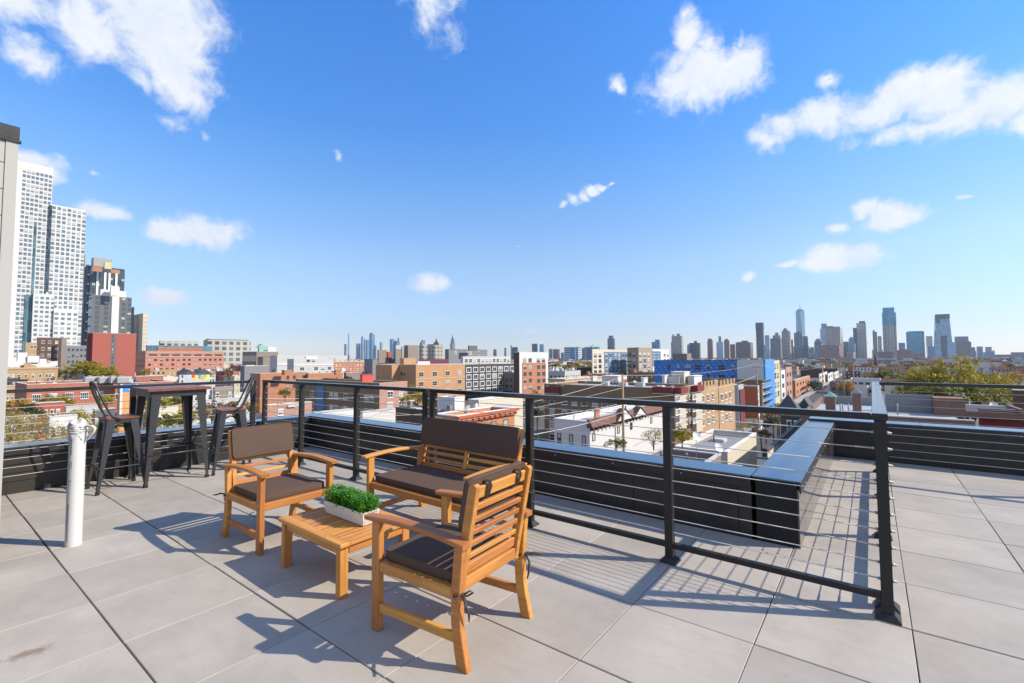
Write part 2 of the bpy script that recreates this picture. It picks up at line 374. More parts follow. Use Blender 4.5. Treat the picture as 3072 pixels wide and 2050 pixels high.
def copy_tree(o, parent=None):
    c = o.copy(); COL.objects.link(c)
    if parent is not None: c.parent = parent
    for ch in list(o.children): copy_tree(ch, c)
    return c
# ------------------------------------------------------------------ terrace
T = .61
def in_notch(x, y): return x < 3.705 and y > 3.27
base = thing('terrace_building', 'dark clad building mass carrying the paved roof terrace', 'building', (0, 0, -17))
solid('wall', base, [(-3.2, 9, -6, 3.53, -17, -.09), (3.41, 9, 3.53, 7.48, -17, -.09)], m_brick('terrace_brick', (.16, .10, .075)), off=(0, 0, -17))
floor = solid('terrace_floor', None, [(-3.15, 8.9, -5.9, 3.5, -.088, -.055), (3.45, 8.9, 3.5, 7.45, -.088, -.055)], M['sub'])
floor['kind'] = 'structure'
full = None
def paver_mesh(w, d):
    bm = bmesh.new(); bx(bm, -w/2, w/2, -d/2, d/2, -.045, 0)
    es = [e for e in bm.edges if all(v.co.z > -.01 for v in e.verts)]
    bmesh.ops.bevel(bm, geom=es, offset=.0025, segments=1, affect='EDGES')
    return mesh_bm('paver', bm, 'paver')
rr = random.Random(3)
for i in range(-5, 12):
    for j in range(-5, 13):
        x0, x1, y0, y1 = j*T+.002, (j+1)*T-.002, i*T+.004, (i+1)*T-.004
        if x0 < -2.88: x0 = -2.88
        if y1 > 7.19: y1 = 7.19
        if y0 >= y1 or x0 >= x1-.03: continue
        cx, cy = (x0+x1)/2, (y0+y1)/2
        if (x1 < 3.72 and y0 > 3.3): continue
        if x1 < 3.72 and y1 > 3.262: y1 = 3.262
        if x0 < 3.6 and x1 > 3.72 and y0 > 3.2: x0 = 3.715
        if y1-y0 < .03: continue
        if cx < -1.0 and cy < -1.9: continue
        fullt = abs(x1-x0-.606) < .001 and abs(y1-y0-.602) < .001
        if fullt and full: me = full
        else:
            me = paver_mesh(x1-x0, y1-y0)
            if fullt: full = me
        o = new_obj('paver', me, floor, ((x0+x1)/2+rr.uniform(-.0012, .0012), (y0+y1)/2+rr.uniform(-.001, .001), rr.uniform(-.0022, .0008)))
        o.rotation_euler = (rr.uniform(-.0016, .0016), rr.uniform(-.0016, .0016), rr.uniform(-.0015, .0015))

def parapet(label, x0, x1, y0, y1, face, seams, joints, z1=.475):
    """core wall, cladding sheets on the terrace side, folded metal coping in lengths, screws under its lip"""
    t = thing('parapet', label, 'parapet', ((x0+x1)/2, (y0+y1)/2, -.08)); of = tuple(t.location)
    g = .012
    solid('core', t, [(x0+g, x1-g, y0+g, y1-g, -.085, z1-.02)], 'sub', off=of)
    a, b = (y0, y1) if face in 'EW' else (x0, x1)
    cuts = [a]+[s for s in seams if a < s < b]+[b]
    for s, e in zip(cuts, cuts[1:]):
        s += .0025; e -= .0025
        if face == 'E': bb = (x1-g+.001, x1, s, e, -.07, z1-.06)
        elif face == 'S': bb = (s, e, y0, y0+g-.001, -.07, z1-.06)
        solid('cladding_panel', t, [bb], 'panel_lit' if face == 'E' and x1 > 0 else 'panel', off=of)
    cuts = [a]+[s for s in joints if a < s < b]+[b]
    for s, e in zip(cuts, cuts[1:]):
        e -= .003
        if face == 'E': bs = [(x0-.012, x1+.014, s, e, z1-.012, z1), (x1+.004, x1+.014, s, e, z1-.085, z1-.0125)]
        else: bs = [(s, e, y0-.014, y1+.012, z1-.012, z1), (s, e, y0-.014, y0-.004, z1-.085, z1-.0125)]
        solid('coping', t, bs[:1], 'coping', bev=.002, off=of)
        solid('coping_lip', t, bs[1:], 'metalcap', off=of)
    k = a+.25
    while k < b:
        c = Vector((x1+.019, k, z1-.055)) if face == 'E' else Vector((k, y0-.019, z1-.055))
        bm = bmesh.new(); bmesh.ops.create_icosphere(bm, subdivisions=1, radius=.007); bmesh.ops.translate(bm, verts=bm.verts, vec=c-Vector(of))
        new_obj('screw', mesh_bm('screw', bm, 'steel'), t); k += .61
    return t
parapet('black parapet with metal coping behind the bar table and stools', -3.17, -2.88, -5.8, 3.54, 'E', [-3, -1.8, -.6, .6, 1.85, 3.07], [-2.2, .4, 2.9])
parapet('long black parapet with bluish coping running behind the slatted bench', -2.865, 3.395, 3.262, 3.54, 'S', [-2.44, -1.22, 0, 1.22, 2.45, 3.30], [-1.0, 1.7])
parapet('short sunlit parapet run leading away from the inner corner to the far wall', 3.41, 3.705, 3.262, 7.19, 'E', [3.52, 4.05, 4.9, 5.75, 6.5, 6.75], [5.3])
parapet('far black parapet closing the terrace on the right beyond the wire railing', 3.41, 8.9, 7.205, 7.48, 'S', [4.6, 5.8, 7.0], [4.62, 6.8], z1=.50)

CABZ = [.197+.0857*k for k in range(10)]
def railing(label, p0, p1, posts, ends, capw=.06, ph=.052, ext=(.03, .03), bottom=True):
    p0, p1 = Vector((*p0, 0)), Vector((*p1, 0)); D = (p1-p0); ln = D.length; D.normalize(); N = Vector((-D.y, D.x, 0))
    t = thing('cable_railing', label, 'railing', tuple(p0))
    rz = math.atan2(D.y, D.x); t.rotation_euler = (0, 0, rz)
    solid('top_rail', t, [(-ext[0], ln+ext[1], -capw/2, capw/2, 1.035, 1.072)], 'blackgloss', bev=.003)
    if bottom: 
        for s, e in zip(posts, posts[1:]): solid('bottom_rail', t, [(s+ph/2, e-ph/2, -.02, .02, .095, .128)], 'black', bev=.002)
    bm = bmesh.new(); bx(bm, -ph/2, ph/2, -ph/2, ph/2, .006, 1.034); pm = mesh_bm('post', bm, 'black')
    bm = bmesh.new()
    b0 = [bm.verts.new((sx*.056, sy*.056, .006)) for sx, sy in ((-1, -1), (1, -1), (1, 1), (-1, 1))]
    b1 = [bm.verts.new((sx*.053, sy*.053, .014)) for sx, sy in ((-1, -1), (1, -1), (1, 1), (-1, 1))]
    b2 = [bm.verts.new((sx*(ph/2+.004), sy*(ph/2+.004), .038)) for sx, sy in ((-1, -1), (1, -1), (1, 1), (-1, 1))]
    for q in (b0, b1, b2): pass
    for lo, hi in ((b0, b1), (b1, b2)):
        for k in range(4): bm.faces.new((lo[k], lo[(k+1) % 4], hi[(k+1) % 4], hi[k]))
    bm.faces.new(b0[::-1]); bm.faces.new(b2)
    bmesh.ops.translate(bm, verts=bm.verts, vec=(0, 0, -.004)); bpm = mesh_bm('base_cover', bm, 'black')
    for s in posts:
        new_obj('post', pm, t, (s, 0, 0)); new_obj('base_cover', bpm, t, (s, 0, 0))
    bm = bmesh.new(); tube_bm(bm, [(-.02, 0, 0), (ln/2, 0, -.001), (ln+.02, 0, 0)], .0028, 6); cm_ = mesh_bm('cable', bm, 'steel')
    bm = bmesh.new(); tube_bm(bm, [(0, 0, 0), (.012, 0, 0), (.014, 0, 0), (.085, 0, 0), (.095, 0, 0)], [.008, .008, .0042, .0042, .003], 8); fm = mesh_bm('cable_fitting', bm, 'steel2')
    bm = bmesh.new(); tube_bm(bm, [(-.001, 0, 0), (.006, 0, 0), (.007, 0, 0), (.016, 0, 0), (.022, 0, 0)], [.009, .009, .007, .0065, .003], 8); nm = mesh_bm('cable_nut', bm, 'steel2')
    for z in CABZ:
        c = new_obj('cable', cm_, t, (0, 0, z))
        if 'a' in ends:
            new_obj('cable_fitting', fm, t, (ph/2, 0, z)); o = new_obj('cable_nut', nm, t, (-ph/2, 0, z)); o.rotation_euler = (0, 0, math.pi)
        if 'b' in ends:
            o = new_obj('cable_fitting', fm, t, (ln-ph/2, 0, z)); o.rotation_euler = (0, 0, math.pi); new_obj('cable_nut', nm, t, (ln+ph/2, 0, z))
    return t
RY = 2.5
railing('front black cable railing from the inner corner post to the double posts behind the bench', (.72, RY), (4.178, RY), [0, 1.155, 2.31, 3.458], 'ab', ext=(.03, -.036))
railing('black cable railing between the double posts and the corner behind the left armchair', (-2.77, RY), (.61, RY), [0, 1.01, 2.22, 3.38], 'ab')
railing('black cable railing along the left parapet behind the bar table', (-2.80, -2.4), (-2.80, RY-.15), [0, 1.15, 3.39, 4.75], 'b', bottom=False)
railing('black cable railing leading away from the corner post along the inner walkway', (4.178, RY+.13), (4.178, 6.42), [0, 1.26, 2.52, 3.79], 'ab', capw=.07, ext=(.163, .035))
railing('black cable railing parallel to the far parapet on the right', (4.30, 6.42), (8.6, 6.42), [1.75, 3.0, 4.2], '', ext=(.086, 0))

# stair bulkhead at the left edge
fw = Vector((-.405, -.272, 0))
bh = thing('stair_bulkhead', 'pale lap-sided stair bulkhead with black metal cap at the left edge', 'wall', (fw.x, fw.y, 0))
solid('core', bh, [(-2.2, -.02, -3.2, -.02, 0, 2.86)], 'sub')
k = 0; z = .0
while z < 2.80:
    solid('siding_board', bh, [(-.018, -.006, -3.2, -.062, z+.002, min(z+.177, 2.845))], 'siding', bev=.0015); z += .1795
solid('corner_trim', bh, [(-.06, 0, -.06, 0, 0, 2.855)], 'siding', bev=.002)
solid('cap', bh, [(-2.25, .003, -3.25, .003, 2.862, 2.955)], 'metalcap', bev=.004)
solid('cap_drip', bh, [(-.02, .012, -3.2, .012, 2.845, 2.861)], 'metalcap')

# vent pipe
pp = thing('vent_pipe', 'white plastic vent pipe with its top wrapped in clear film', 'pipe', (-.6, .125, 0), 0)
bm = bmesh.new(); tube_bm(bm, [(0, 0, -.05), (0, 0, .30), (0, 0, .6), (0, 0, .845)], .049, 32); o = new_obj('pipe', mesh_bm('pipe', bm, 'pvc'), pp); smooth(o)
bm = bmesh.new(); bmesh.ops.create_uvsphere(bm, u_segments=40, v_segments=24, radius=1)
rp = random.Random(5); ph_ = [rp.uniform(0, 6.28) for _ in range(8)]
for v in bm.verts:
    a = math.atan2(v.co.y, v.co.x); zz = v.co.z; r_ = math.hypot(v.co.x, v.co.y)
    w = 1+.05*math.sin(5*a+ph_[0]+4*zz)+.04*math.sin(9*a+ph_[1]-7*zz)+.05*math.sin(3*a+11*zz+ph_[2])+.03*math.sin(17*a+ph_[3]+9*zz)
    R_ = (r_**.45)*.056*w; h = .872+zz*.048*(1+.1*math.sin(4*a+ph_[4]))+(.012 if zz > .5 else 0)*math.sin(3*a)
    if zz < -.2: h = .875-.012-.075*(-zz)*(1+.22*math.sin(6*a+ph_[5])); R_ = max(.0505, .055*w*(1-.10*(-zz)))
    if r_ < .02 and zz < 0: R_ = 0
    v.co = (R_*v.co.x/max(r_, 1e-6), R_*v.co.y/max(r_, 1e-6), h)
o = new_obj('film_wrap', mesh_bm('film_wrap', bm, 'film'), pp); smooth(o, 60)
for z_ in (.835, .852, .872):
    n_ = 22; tube('film_band', pp, [(.055*math.cos(q/n_*6.5), .055*math.sin(q/n_*6.5), z_+.006*math.sin(q*.9+z_*90)) for q in range(n_)], .005, 'film', 6)
tube('film_tail', pp, [(.055, .035, .875), (.083, .066, .872), (.100, .078, .855), (.095, .072, .83), (.078, .058, .80), (.066, .047, .775), (.06, .042, .765)], [.008, .010, .009, .009, .007, .005, .003], 'film', 8)
for q, (z0, ln_) in enumerate([(.80, .009)]+[(.785-.013*i, .009) for i in range(10)]+[(.57, .05), (.47, .014), (.445, .006)]+[(.30-.0125*i, .008) for i in range(22)]):
    an = -.93 if z0 > .35 else -1.05
    wd = .12 if z0 > .6 or z0 < .35 else .17
    bm = bmesh.new(); r_ = .0494
    vs = [bm.verts.new((r_*math.cos(an+s*wd), r_*math.sin(an+s*wd), zz)) for s, zz in ((-1, z0), (1, z0), (1, z0+ln_), (-1, z0+ln_))]
    bm.faces.new(vs); new_obj('print_mark', mesh_bm('print_mark', bm, 'pvcprint'), pp)

# ------------------------------------------------------------------ acacia furniture
def cushion(name, parent, sx, sy, sz, loc, rot=None, mat='cushion', r=.022):
    """soft box cushion, local x,y,z half-free; piping along both rims"""
    bm = bmesh.new(); nx, ny = 14, 12
    bx(bm, -sx/2, sx/2, -sy/2, sy/2, -sz/2, sz/2)
    bmesh.ops.subdivide_edges(bm, edges=bm.edges[:], cuts=9, use_grid_fill=True)
    for v in bm.verts:
        x, y, z = v.co; ax, ay = abs(x)/(sx/2), abs(y)/(sy/2)
        # round the plan corners
        cx_, cy_ = sx/2-r*1.3, sy/2-r*1.3
        if abs(x) > cx_ and abs(y) > cy_:
            dx, dy = abs(x)-cx_, abs(y)-cy_; m_ = max(dx, dy); l_ = math.hypot(dx, dy)
            if l_ > 1e-6: k_ = m_/l_; x = math.copysign(cx_+dx*k_, x); y = math.copysign(cy_+dy*k_, y)
        dome = (1-ax**4)*(1-ay**4)
        z *= .80+.30*dome
        bulge = (1-(abs(z)/(sz/2))**2)*.004 if max(ax, ay) > .98 else 0
        x += math.copysign(bulge, x) if ax > .98 else 0; y += math.copysign(bulge, y) if ay > .98 else 0
        z += .0022*math.sin(23*x+9*y+sx*40)*dome
        v.co = (x, y, z)
    o = new_obj(name, mesh_bm(name, bm, mat), parent, loc); smooth(o, 60)
    if rot: o.rotation_euler = rot
    # piping
    for s in (-1, 1):
        pts = []; a_, b_ = sx/2-.001, sy/2-.001; q = r*1.3
        for cx2, cy2, st in ((a_-q, b_-q, 0), (-a_+q, b_-q, 90), (-a_+q, -b_+q, 180), (a_-q, -b_+q, 270)):
            for w in range(0, 91, 22): an = rad(st+w); pts.append((cx2+q*math.cos(an), cy2+q*math.sin(an), s*sz*.40))
        pts.append(pts[0]); tube('piping', o, pts, .0028, 'cushion', 5)
    return o
def bow(parent, p, d, side=1):
    """tie strap knotted round a rear post"""
    p = Vector(p); k = tube('tie_strap', parent, [p+Vector((-.03*side, .0, .006)), p+Vector((0, .03, .012)), p+Vector((.03*side, .004, .004)), p+Vector((0, -.026, 0)), p+Vector((-.03*side, 0, .006))], .005, 'strap', 6)
    tube('strap_tail', k, [p+Vector((0, .03, .008)), p+Vector((.03*side, .065, .012)), p+Vector((.05*side, .085, .004)), p+Vector((.068*side, .10, .002))], [.005, .007, .006, .004], 'strap', 6)
    tube('strap_tail', k, [p+Vector((0, .03, .004)), p+Vector((.004*side, .05, -.03)), p+Vector((-.012*side, .056, -.075)), p+Vector((-.018*side, .05, -.11))], [.005, .006, .006, .003], 'strap', 6)
    tube('strap_loop', k, [p+Vector((0, .03, .008)), p+Vector((-.02*side, .055, .025)), p+Vector((-.035*side, .06, .012)), p+Vector((-.016*side, .045, .002)), p+Vector((0, .032, .004))], .0045, 'strap', 6)
def bolt(parent, p, n):
    bm = bmesh.new(); tube_bm(bm, [Vector((0, 0, 0)), Vector(n)*.002, Vector(n)*.0035], [.007, .007, .004], 12); new_obj('bolt', mesh_bm('bolt', bm, 'copper'), parent, p)

def seat_frame(label, name, cat, loc, rz, Wd, mid=False, group=None, armdx=0.):
    """slatted acacia seat. local x across (0..Wd), local y from front (0) to back, z up"""
    t = thing(name, label, cat, loc, rz, group)
    F = .022  # half board thickness inset
    for s, x in ((-1, 0.), (1, Wd)):
        xc = x - s*.0175
        board('front_leg', t, (xc, .028, 0), (xc, .028, .545), .056, .035, up=(0, 1, 0))
        # rear leg: splayed foot, straight above the seat
        pts = [(.572, 0), (.632, 0), (.617, .06), (.603, .12), (.593, .18), (.588, .25), (.588, .33), (.594, .42), (.605, .535), (.555, .535), (.545, .42), (.538, .33), (.535, .25), (.538, .18), (.547, .12), (.558, .06)]
        prism('rear_leg', t, pts, .035, 'wood', (xc, 0, 0), (0, 1, 0), (0, 0, 1))
        # reclining back post
        xi = x - s*.054
        prism('back_post', t, [(.520, .305), (.566, .305), (.572, .36), (.655, .795), (.640, .806), (.607, .795), (.522, .36)], .034, 'wood', (xi, 0, 0), (0, 1, 0), (0, 0, 1))
        board('side_rail', t, (xc, .0565, .320), (xc, .5375, .320), .05, .030)
        board('side_stretcher', t, (xc, .0565, .118), (xc, .55, .128), .042, .026)
        # curved armrest
        n_ = 12; top = []; bot = []
        for q in range(n_+1):
            u = -.045+.665*q/n_; h = .562+.020*math.sin(math.pi*min(1, max(0, (u+.045)/.665)))**1.0-.012*(q/n_); top.append((u, h)); bot.append((u, h-.024))
        bot[0] = (bot[0][0]+.006, bot[0][1]+.004)
        prism('armrest', t, bot+top[::-1], .062, 'wood', (xc+s*.004, 0, .002), (0, 1, 0), (0, 0, 1), bev=.005)
        for yy, zz in ((.028, .315), (.566, .505), (.56, .36), (.563, .295)): bolt(t, (x, yy, zz), (s, 0, 0))
    board('front_rail', t, (.037, .024, .320), (Wd-.037, .024, .320), .05, .026)
    board('rear_rail', t, (.037, .553, .340), (Wd-.037, .553, .340), .055, .024)
    for k in range(6):  # seat slats under the cushion
        y = .078+k*.085; board('seat_slat', t, (.036, y, .336), (Wd-.036, y, .336), .012, .074)
    tilt = Vector((0, .083, .435)).normalized(); nrm = Vector((0, tilt.z, -tilt.y))
    def onb(z): return Vector((0, .546+(z-.36)*.191, z))
    for z0, z1 in ((.378, .427), (.447, .472), (.504, .530), (.559, .585), (.616, .643), (.675, .706), (.731, .786)):
        c = onb((z0+z1)/2); wdt = (z1-z0)
        segs = [(.071, Wd-.071)] if not mid or z1 > .70 or z1 < .43 else [(.071, Wd/2-.019), (Wd/2+.019, Wd-.071)]
        for a, b in segs: board('back_slat', t, (a, c.y, c.z), (b, c.y, c.z), wdt, .018, up=tilt)
    if mid: board('middle_post', t, (Wd/2, onb(.43).y, .43), (Wd/2, onb(.673).y, .673), .036, .026, up=(1, 0, 0))
    # cushions
    cushion('seat_cushion', t, Wd-.078, .475, .056, (Wd/2, .292, .371))
    c = onb(.70)-nrm*.033*(1)
    o = cushion('back_cushion', t, Wd-.10+.02, .235, .034, (Wd/2, c.y-.0, c.z), rot=(math.atan2(tilt.z, tilt.y), 0, 0))
    for xx in (.15, Wd-.15):
        top = onb(.79)
        p = [c+Vector((xx-0, 0, 0))+tilt*.10-nrm*.0, top+Vector((xx, -.02, .012)), top+Vector((xx, .014, .010)), top+Vector((xx, .022, -.012)), onb(.725)+Vector((xx, .016, 0))]
        bm = bmesh.new(); pr_ = None
        for q in p:
            v = [bm.verts.new(q+Vector((sx_*.014, 0, 0))) for sx_ in (-1, 1)]
            if pr_: bm.faces.new((pr_[0], pr_[1], v[1], v[0]))
            pr_ = v
        bmesh.ops.solidify(bm, geom=bm.faces[:], thickness=.003)
        new_obj('cushion_strap', mesh_bm('cushion_strap', bm, 'strap'), t)
    bow(t, (-.002+.0175, .565, .315), 0, -1); bow(t, (Wd-.0155, .565, .315), 0, 1)
    return t
seat_frame('acacia armchair with brown cushions on the left, facing the coffee table', 'armchair', 'armchair', (.718, .862, 0), rad(90), .565)
seat_frame('acacia armchair in the foreground seen from behind, slatted back and dark seat cushion', 'armchair', 'armchair', (2.05, 1.350, 0), rad(-86.5), .555)
seat_frame('two-seat acacia bench with one long brown back cushion in front of the railing', 'garden_bench', 'bench', (.765, 1.70, 0), rad(-.6), 1.20, mid=True)

# coffee table
ct = thing('coffee_table', 'low slatted acacia coffee table carrying a planter between the chairs', 'table', (1.36, 1.115, 0), rad(-1.2))
hx, hy = .375, .262
for sx in (-1, 1):
    for sy in (-1, 1): board('leg', ct, (sx*(hx-.045), sy*(hy-.04), 0), (sx*(hx-.045), sy*(hy-.04), .292), .055, .045, up=(0, 1, 0))
for s in (-1, 1):
    board('apron', ct, (-(hx-.075), s*(hy-.032), .268), (hx-.075, s*(hy-.032), .268), .044, .022)
    board('end_apron', ct, (s*(hx-.032), -(hy-.07), .268), (s*(hx-.032), hy-.07, .268), .044, .022)
    board('border_board', ct, (-hx, s*(hy-.032), .305), (hx, s*(hy-.032), .305), .024, .064)
n_ = 15; w_ = (2*hx)/n_
for k in range(n_):
    x = -hx+w_*(k+.5); board('table_slat', ct, (x, -hy+.066, .304), (x, hy-.066, .304), .018, w_-.0065, bev=.002)

# planter with boxwood, standing on the table
pl = thing('planter_box', 'whitewashed wooden trough planter standing on the coffee table', 'planter', (1.36, 1.155, .3175), rad(-1))
a, b, h, fl_ = .217, .048, .085, .016
def side(p):
    bm = bmesh.new(); v = [bm.verts.new(q) for q in p]
    for f_ in ((0, 1, 2, 3), (7, 6, 5, 4), (0, 4, 5, 1), (1, 5, 6, 2), (2, 6, 7, 3), (3, 7, 4, 0)): bm.faces.new([v[i] for i in f_])
    bmesh.ops.recalc_face_normals(bm, faces=bm.faces); bevel(bm, .0012); return bm
th = .009
for s in (-1, 1):
    p = [(-a, s*b, 0), (a, s*b, 0), (a+fl_, s*(b+fl_), h), (-a-fl_, s*(b+fl_), h), (-a, s*(b-th), 0), (a, s*(b-th), 0), (a+fl_, s*(b+fl_-th), h), (-a-fl_, s*(b+fl_-th), h)]
    new_obj('side_panel', mesh_bm('side_panel', side(p), 'planter'), pl)
    e = b-th-.001; p = [(s*a, -e, 0), (s*a, e, 0), (s*(a+fl_), e+fl_, h), (s*(a+fl_), -e-fl_, h), (s*(a-th), -e, 0), (s*(a-th), e, 0), (s*(a+fl_-th), e+fl_, h), (s*(a+fl_-th), -e-fl_, h)]
    new_obj('end_panel', mesh_bm('end_panel', side(p), 'planter'), pl)
solid('soil', pl, [(-a+.01, a-.01, -b+.012, b-.012, .003, .055)], 'bark')
bxw = thing('boxwood_plant', 'dense bright green boxwood filling the white trough planter', 'plant', (1.36, 1.155, .375), rad(-1))
rb = random.Random(11); bm = bmesh.new(); bs_ = bmesh.new()
heads = []
for k in range(210):
    x, y = rb.uniform(-.225, .225), rb.uniform(-.062, .062)
    top = .112+.018*math.sin(x*31+1)*math.cos(y*40)+rb.uniform(-.02, .018)-(abs(x)/.24)**4*.02-(abs(y)/.07)**3*.02
    x2, y2 = x*1.06+rb.uniform(-.01, .01), y*1.12+rb.uniform(-.008, .008)
    tube_bm(bs_, [(x*.92, y*.7, -.02), (x, y*.9, top*.5), (x2, y2, top)], .0011, 4, cap=False)
    for q in range(34):
        f_ = rb.random()**.6; an = rb.uniform(0, 6.283); rd = rb.uniform(.003, .020)
        p = Vector((x+(x2-x)*f_+rd*math.cos(an), y+(y2-y)*f_+rd*math.sin(an), top*(.10+.88*f_)+rb.uniform(-.006, .007)))
        d = Vector((math.cos(an), math.sin(an), rb.uniform(-.3, .9))).normalized(); sd_ = d.cross(Vector((rb.uniform(-.5, .5), rb.uniform(-.5, .5), 1))).normalized()
        l_, w2 = rb.uniform(.009, .013), rb.uniform(.0046, .0066); nn = sd_.cross(d)
        vs = [p, p+d*l_*.45+sd_*w2+nn*.0012, p+d*l_*.85+sd_*w2*.55, p+d*l_, p+d*l_*.85-sd_*w2*.55, p+d*l_*.45-sd_*w2+nn*.0012]
        bm.faces.new([bm.verts.new(q_) for q_ in vs])
tag(new_obj('leaves', mesh_bm('leaves', bm, 'boxwood'), bxw), None, None, kind='stuff')
new_obj('stems', mesh_bm('stems', bs_, 'boxstem'), bxw)

# ------------------------------------------------------------------ metal bar set
def metal_leg(name, parent, p0, p1, wt, wb, mat='gun'):
    """tapered folded-sheet leg, top wide, narrow foot; L-shaped section opening inward"""
    p0, p1 = Vector(p0), Vector(p1)  # p0 top, p1 foot
    sx = 1 if p1.x > 0 else -1; sy = 1 if p1.y > 0 else -1
    bm = bmesh.new(); rows = []
    for q, f_ in enumerate((0, .25, .5, .75, .94, 1.0)):
        c = p0.lerp(p1, f_); w = wt+(wb-wt)*f_; r = w*.32; th = .004
        pr_ = [(-w, 0), (-r*1.1, 0), (-r*.35, -r*.18), (-r*.08, -r*.45), (0, -r*1.1), (0, -w), (-th*1.3, -w), (-th*1.5, -r*1.2), (-r*.55, -r*.55), (-r*1.2, -th*1.5), (-w, -th*1.3)]
        rows.append([bm.verts.new((c.x+sx*u, c.y+sy*v_, c.z)) for u, v_ in pr_])
    for a_, b_ in zip(rows, rows[1:]):
        for k in range(len(a_)): bm.faces.new((a_[k], a_[(k+1) % len(a_)], b_[(k+1) % len(a_)], b_[k]))
    bm.faces.new(rows[0]); bm.faces.new(rows[-1][::-1]); bmesh.ops.recalc_face_normals(bm, faces=bm.faces)
    o = new_obj(name, mesh_bm(name, bm, mat), parent); smooth(o, 35)
    c = p1; w = wb
    solid('foot_cap', o, [(min(c.x-sx*w*1.15, c.x+sx*.003), max(c.x-sx*w*1.15, c.x+sx*.003), min(c.y-sy*w*1.15, c.y+sy*.003), max(c.y-sy*w*1.15, c.y+sy*.003), 0, .035)], 'sub', bev=.004)
    return o
def rbox_top(name, parent, hx, hy, z0, z1, r, mat, grain=True):
    pts = []
    for cx_, cy_, st in ((hx-r, hy-r, 0), (-hx+r, hy-r, 90), (-hx+r, -hy+r, 180), (hx-r, -hy+r, 270)):
        for w in range(0, 91, 18): an = rad(st+w); pts.append((cx_+r*math.cos(an), cy_+r*math.sin(an)))
    bm = bmesh.new(); lo = [bm.verts.new((x, y, z0)) for x, y in pts]; hi = [bm.verts.new((x, y, z1)) for x, y in pts]; n = len(pts)
    bm.faces.new(lo[::-1]); bm.faces.new(hi)
    for i in range(n): bm.faces.new((lo[i], lo[(i+1) % n], hi[(i+1) % n], hi[i]))
    bmesh.ops.bevel(bm, geom=[e for e in bm.edges if abs(e.verts[0].co.z-e.verts[1].co.z) < 1e-5], offset=.003, segments=2, affect='EDGES')
    return new_obj(name, mesh_bm(name, bm, mat), parent)
bt = thing('bar_table', 'tall square bar table with dark wood top and tapered black metal legs', 'bar table', (-2.335, 1.235, 0), rad(-1))
rbox_top('table_top', bt, .31, .31, 1.022, 1.050, .012, 'wood_dark')
solid('skirt', bt, [(-.27, .27, -.27, -.262, .955, 1.021), (-.27, .27, .262, .27, .955, 1.021), (-.27, -.262, -.261, .261, .955, 1.021), (.262, .27, -.261, .261, .955, 1.021)], 'gun', bev=.002)
for sx in (-1, 1):
    for sy in (-1, 1): metal_leg('leg', bt, (sx*.268, sy*.268, 1.018), (sx*.305, sy*.305, .02), .105, .03)
for a_, b_ in (((-.29, -.29), (.29, -.29)), ((.29, -.29), (.29, .29)), ((.29, .29), (-.29, .29)), ((-.29, .29), (-.29, -.29))):
    tube('footrest_bar', bt, [(a_[0], a_[1], .33), (b_[0], b_[1], .33)], .008, 'gun', 8)
def stool(label, loc, rz):
    t = thing('bar_stool', label, 'bar stool', loc, rz, None)
    rbox_top('seat', t, .155, .15, .742, .760, .03, 'wood_dark')
    solid('seat_frame', t, [(-.145, .145, -.14, -.134, .70, .741), (-.145, .145, .134, .14, .70, .741), (-.145, -.139, -.133, .133, .70, .741), (.139, .145, -.133, .133, .70, .741)], 'gun', bev=.002)
    for sx in (-1, 1):
        for sy in (-1, 1): metal_leg('leg', t, (sx*.147, sy*.142, .738), (sx*.215, sy*.21, .02), .082, .026)
    z = .26; q = .185
    for a_, b_ in (((-q, -q), (q, -q)), ((q, -q), (q, q)), ((q, q), (-q, q)), ((-q, q), (-q, -q))):
        tube('footrest_bar', t, [(a_[0], a_[1], z), (a_[0]*.9+b_[0]*.1, a_[1]*.9+b_[1]*.1, z-.01), (a_[0]*.1+b_[0]*.9, a_[1]*.1+b_[1]*.9, z-.01), (b_[0], b_[1], z)], .0065, 'gun', 8)
    for s in (-1, 1):
        tube('cross_brace', t, [(-.13, s*-.13, .62), (0, 0, .66), (.13, s*.13, .62)], .006, 'gun', 6)
    # hooped tube back at -y
    pts = [(-.156, -.02, .735), (-.156, -.09, .775), (-.150, -.13, .85), (-.136, -.19, 1.0), (-.112, -.22, 1.09), (-.07, -.235, 1.128), (0, -.24, 1.142), (.07, -.235, 1.128), (.112, -.22, 1.09), (.136, -.19, 1.0), (.150, -.13, .85), (.156, -.09, .775), (.156, -.02, .735)]
    tube('back_hoop', t, pts, .0105, 'gun', 8)
    bm = bmesh.new()
    for (x0_, y0_, z0_), (x1_, y1_, z1_) in zip([(-.045, -.118, .762), (-.038, -.15, .85), (-.034, -.195, 1.0), (-.036, -.238, 1.135)], [(-.038, -.15, .85), (-.034, -.195, 1.0), (-.036, -.238, 1.135), (0, 0, 0)][:3]):
        v = [bm.verts.new(q_) for q_ in ((x0_, y0_, z0_), (-x0_, y0_, z0_), (-x1_, y1_, z1_), (x1_, y1_, z1_))]; bm.faces.new(v)
    bmesh.ops.remove_doubles(bm, verts=bm.verts, dist=.0005); bmesh.ops.solidify(bm, geom=bm.faces[:], thickness=.004)
    new_obj('back_splat', mesh_bm('back_splat', bm, 'gun'), t)
    return t
stool('metal bar stool with hooped back between the white pipe and the bar table', (-2.31, .755, 0), rad(0))
stool('metal bar stool with hooped back on the far side of the bar table', (-2.22, 1.83, 0), rad(168))

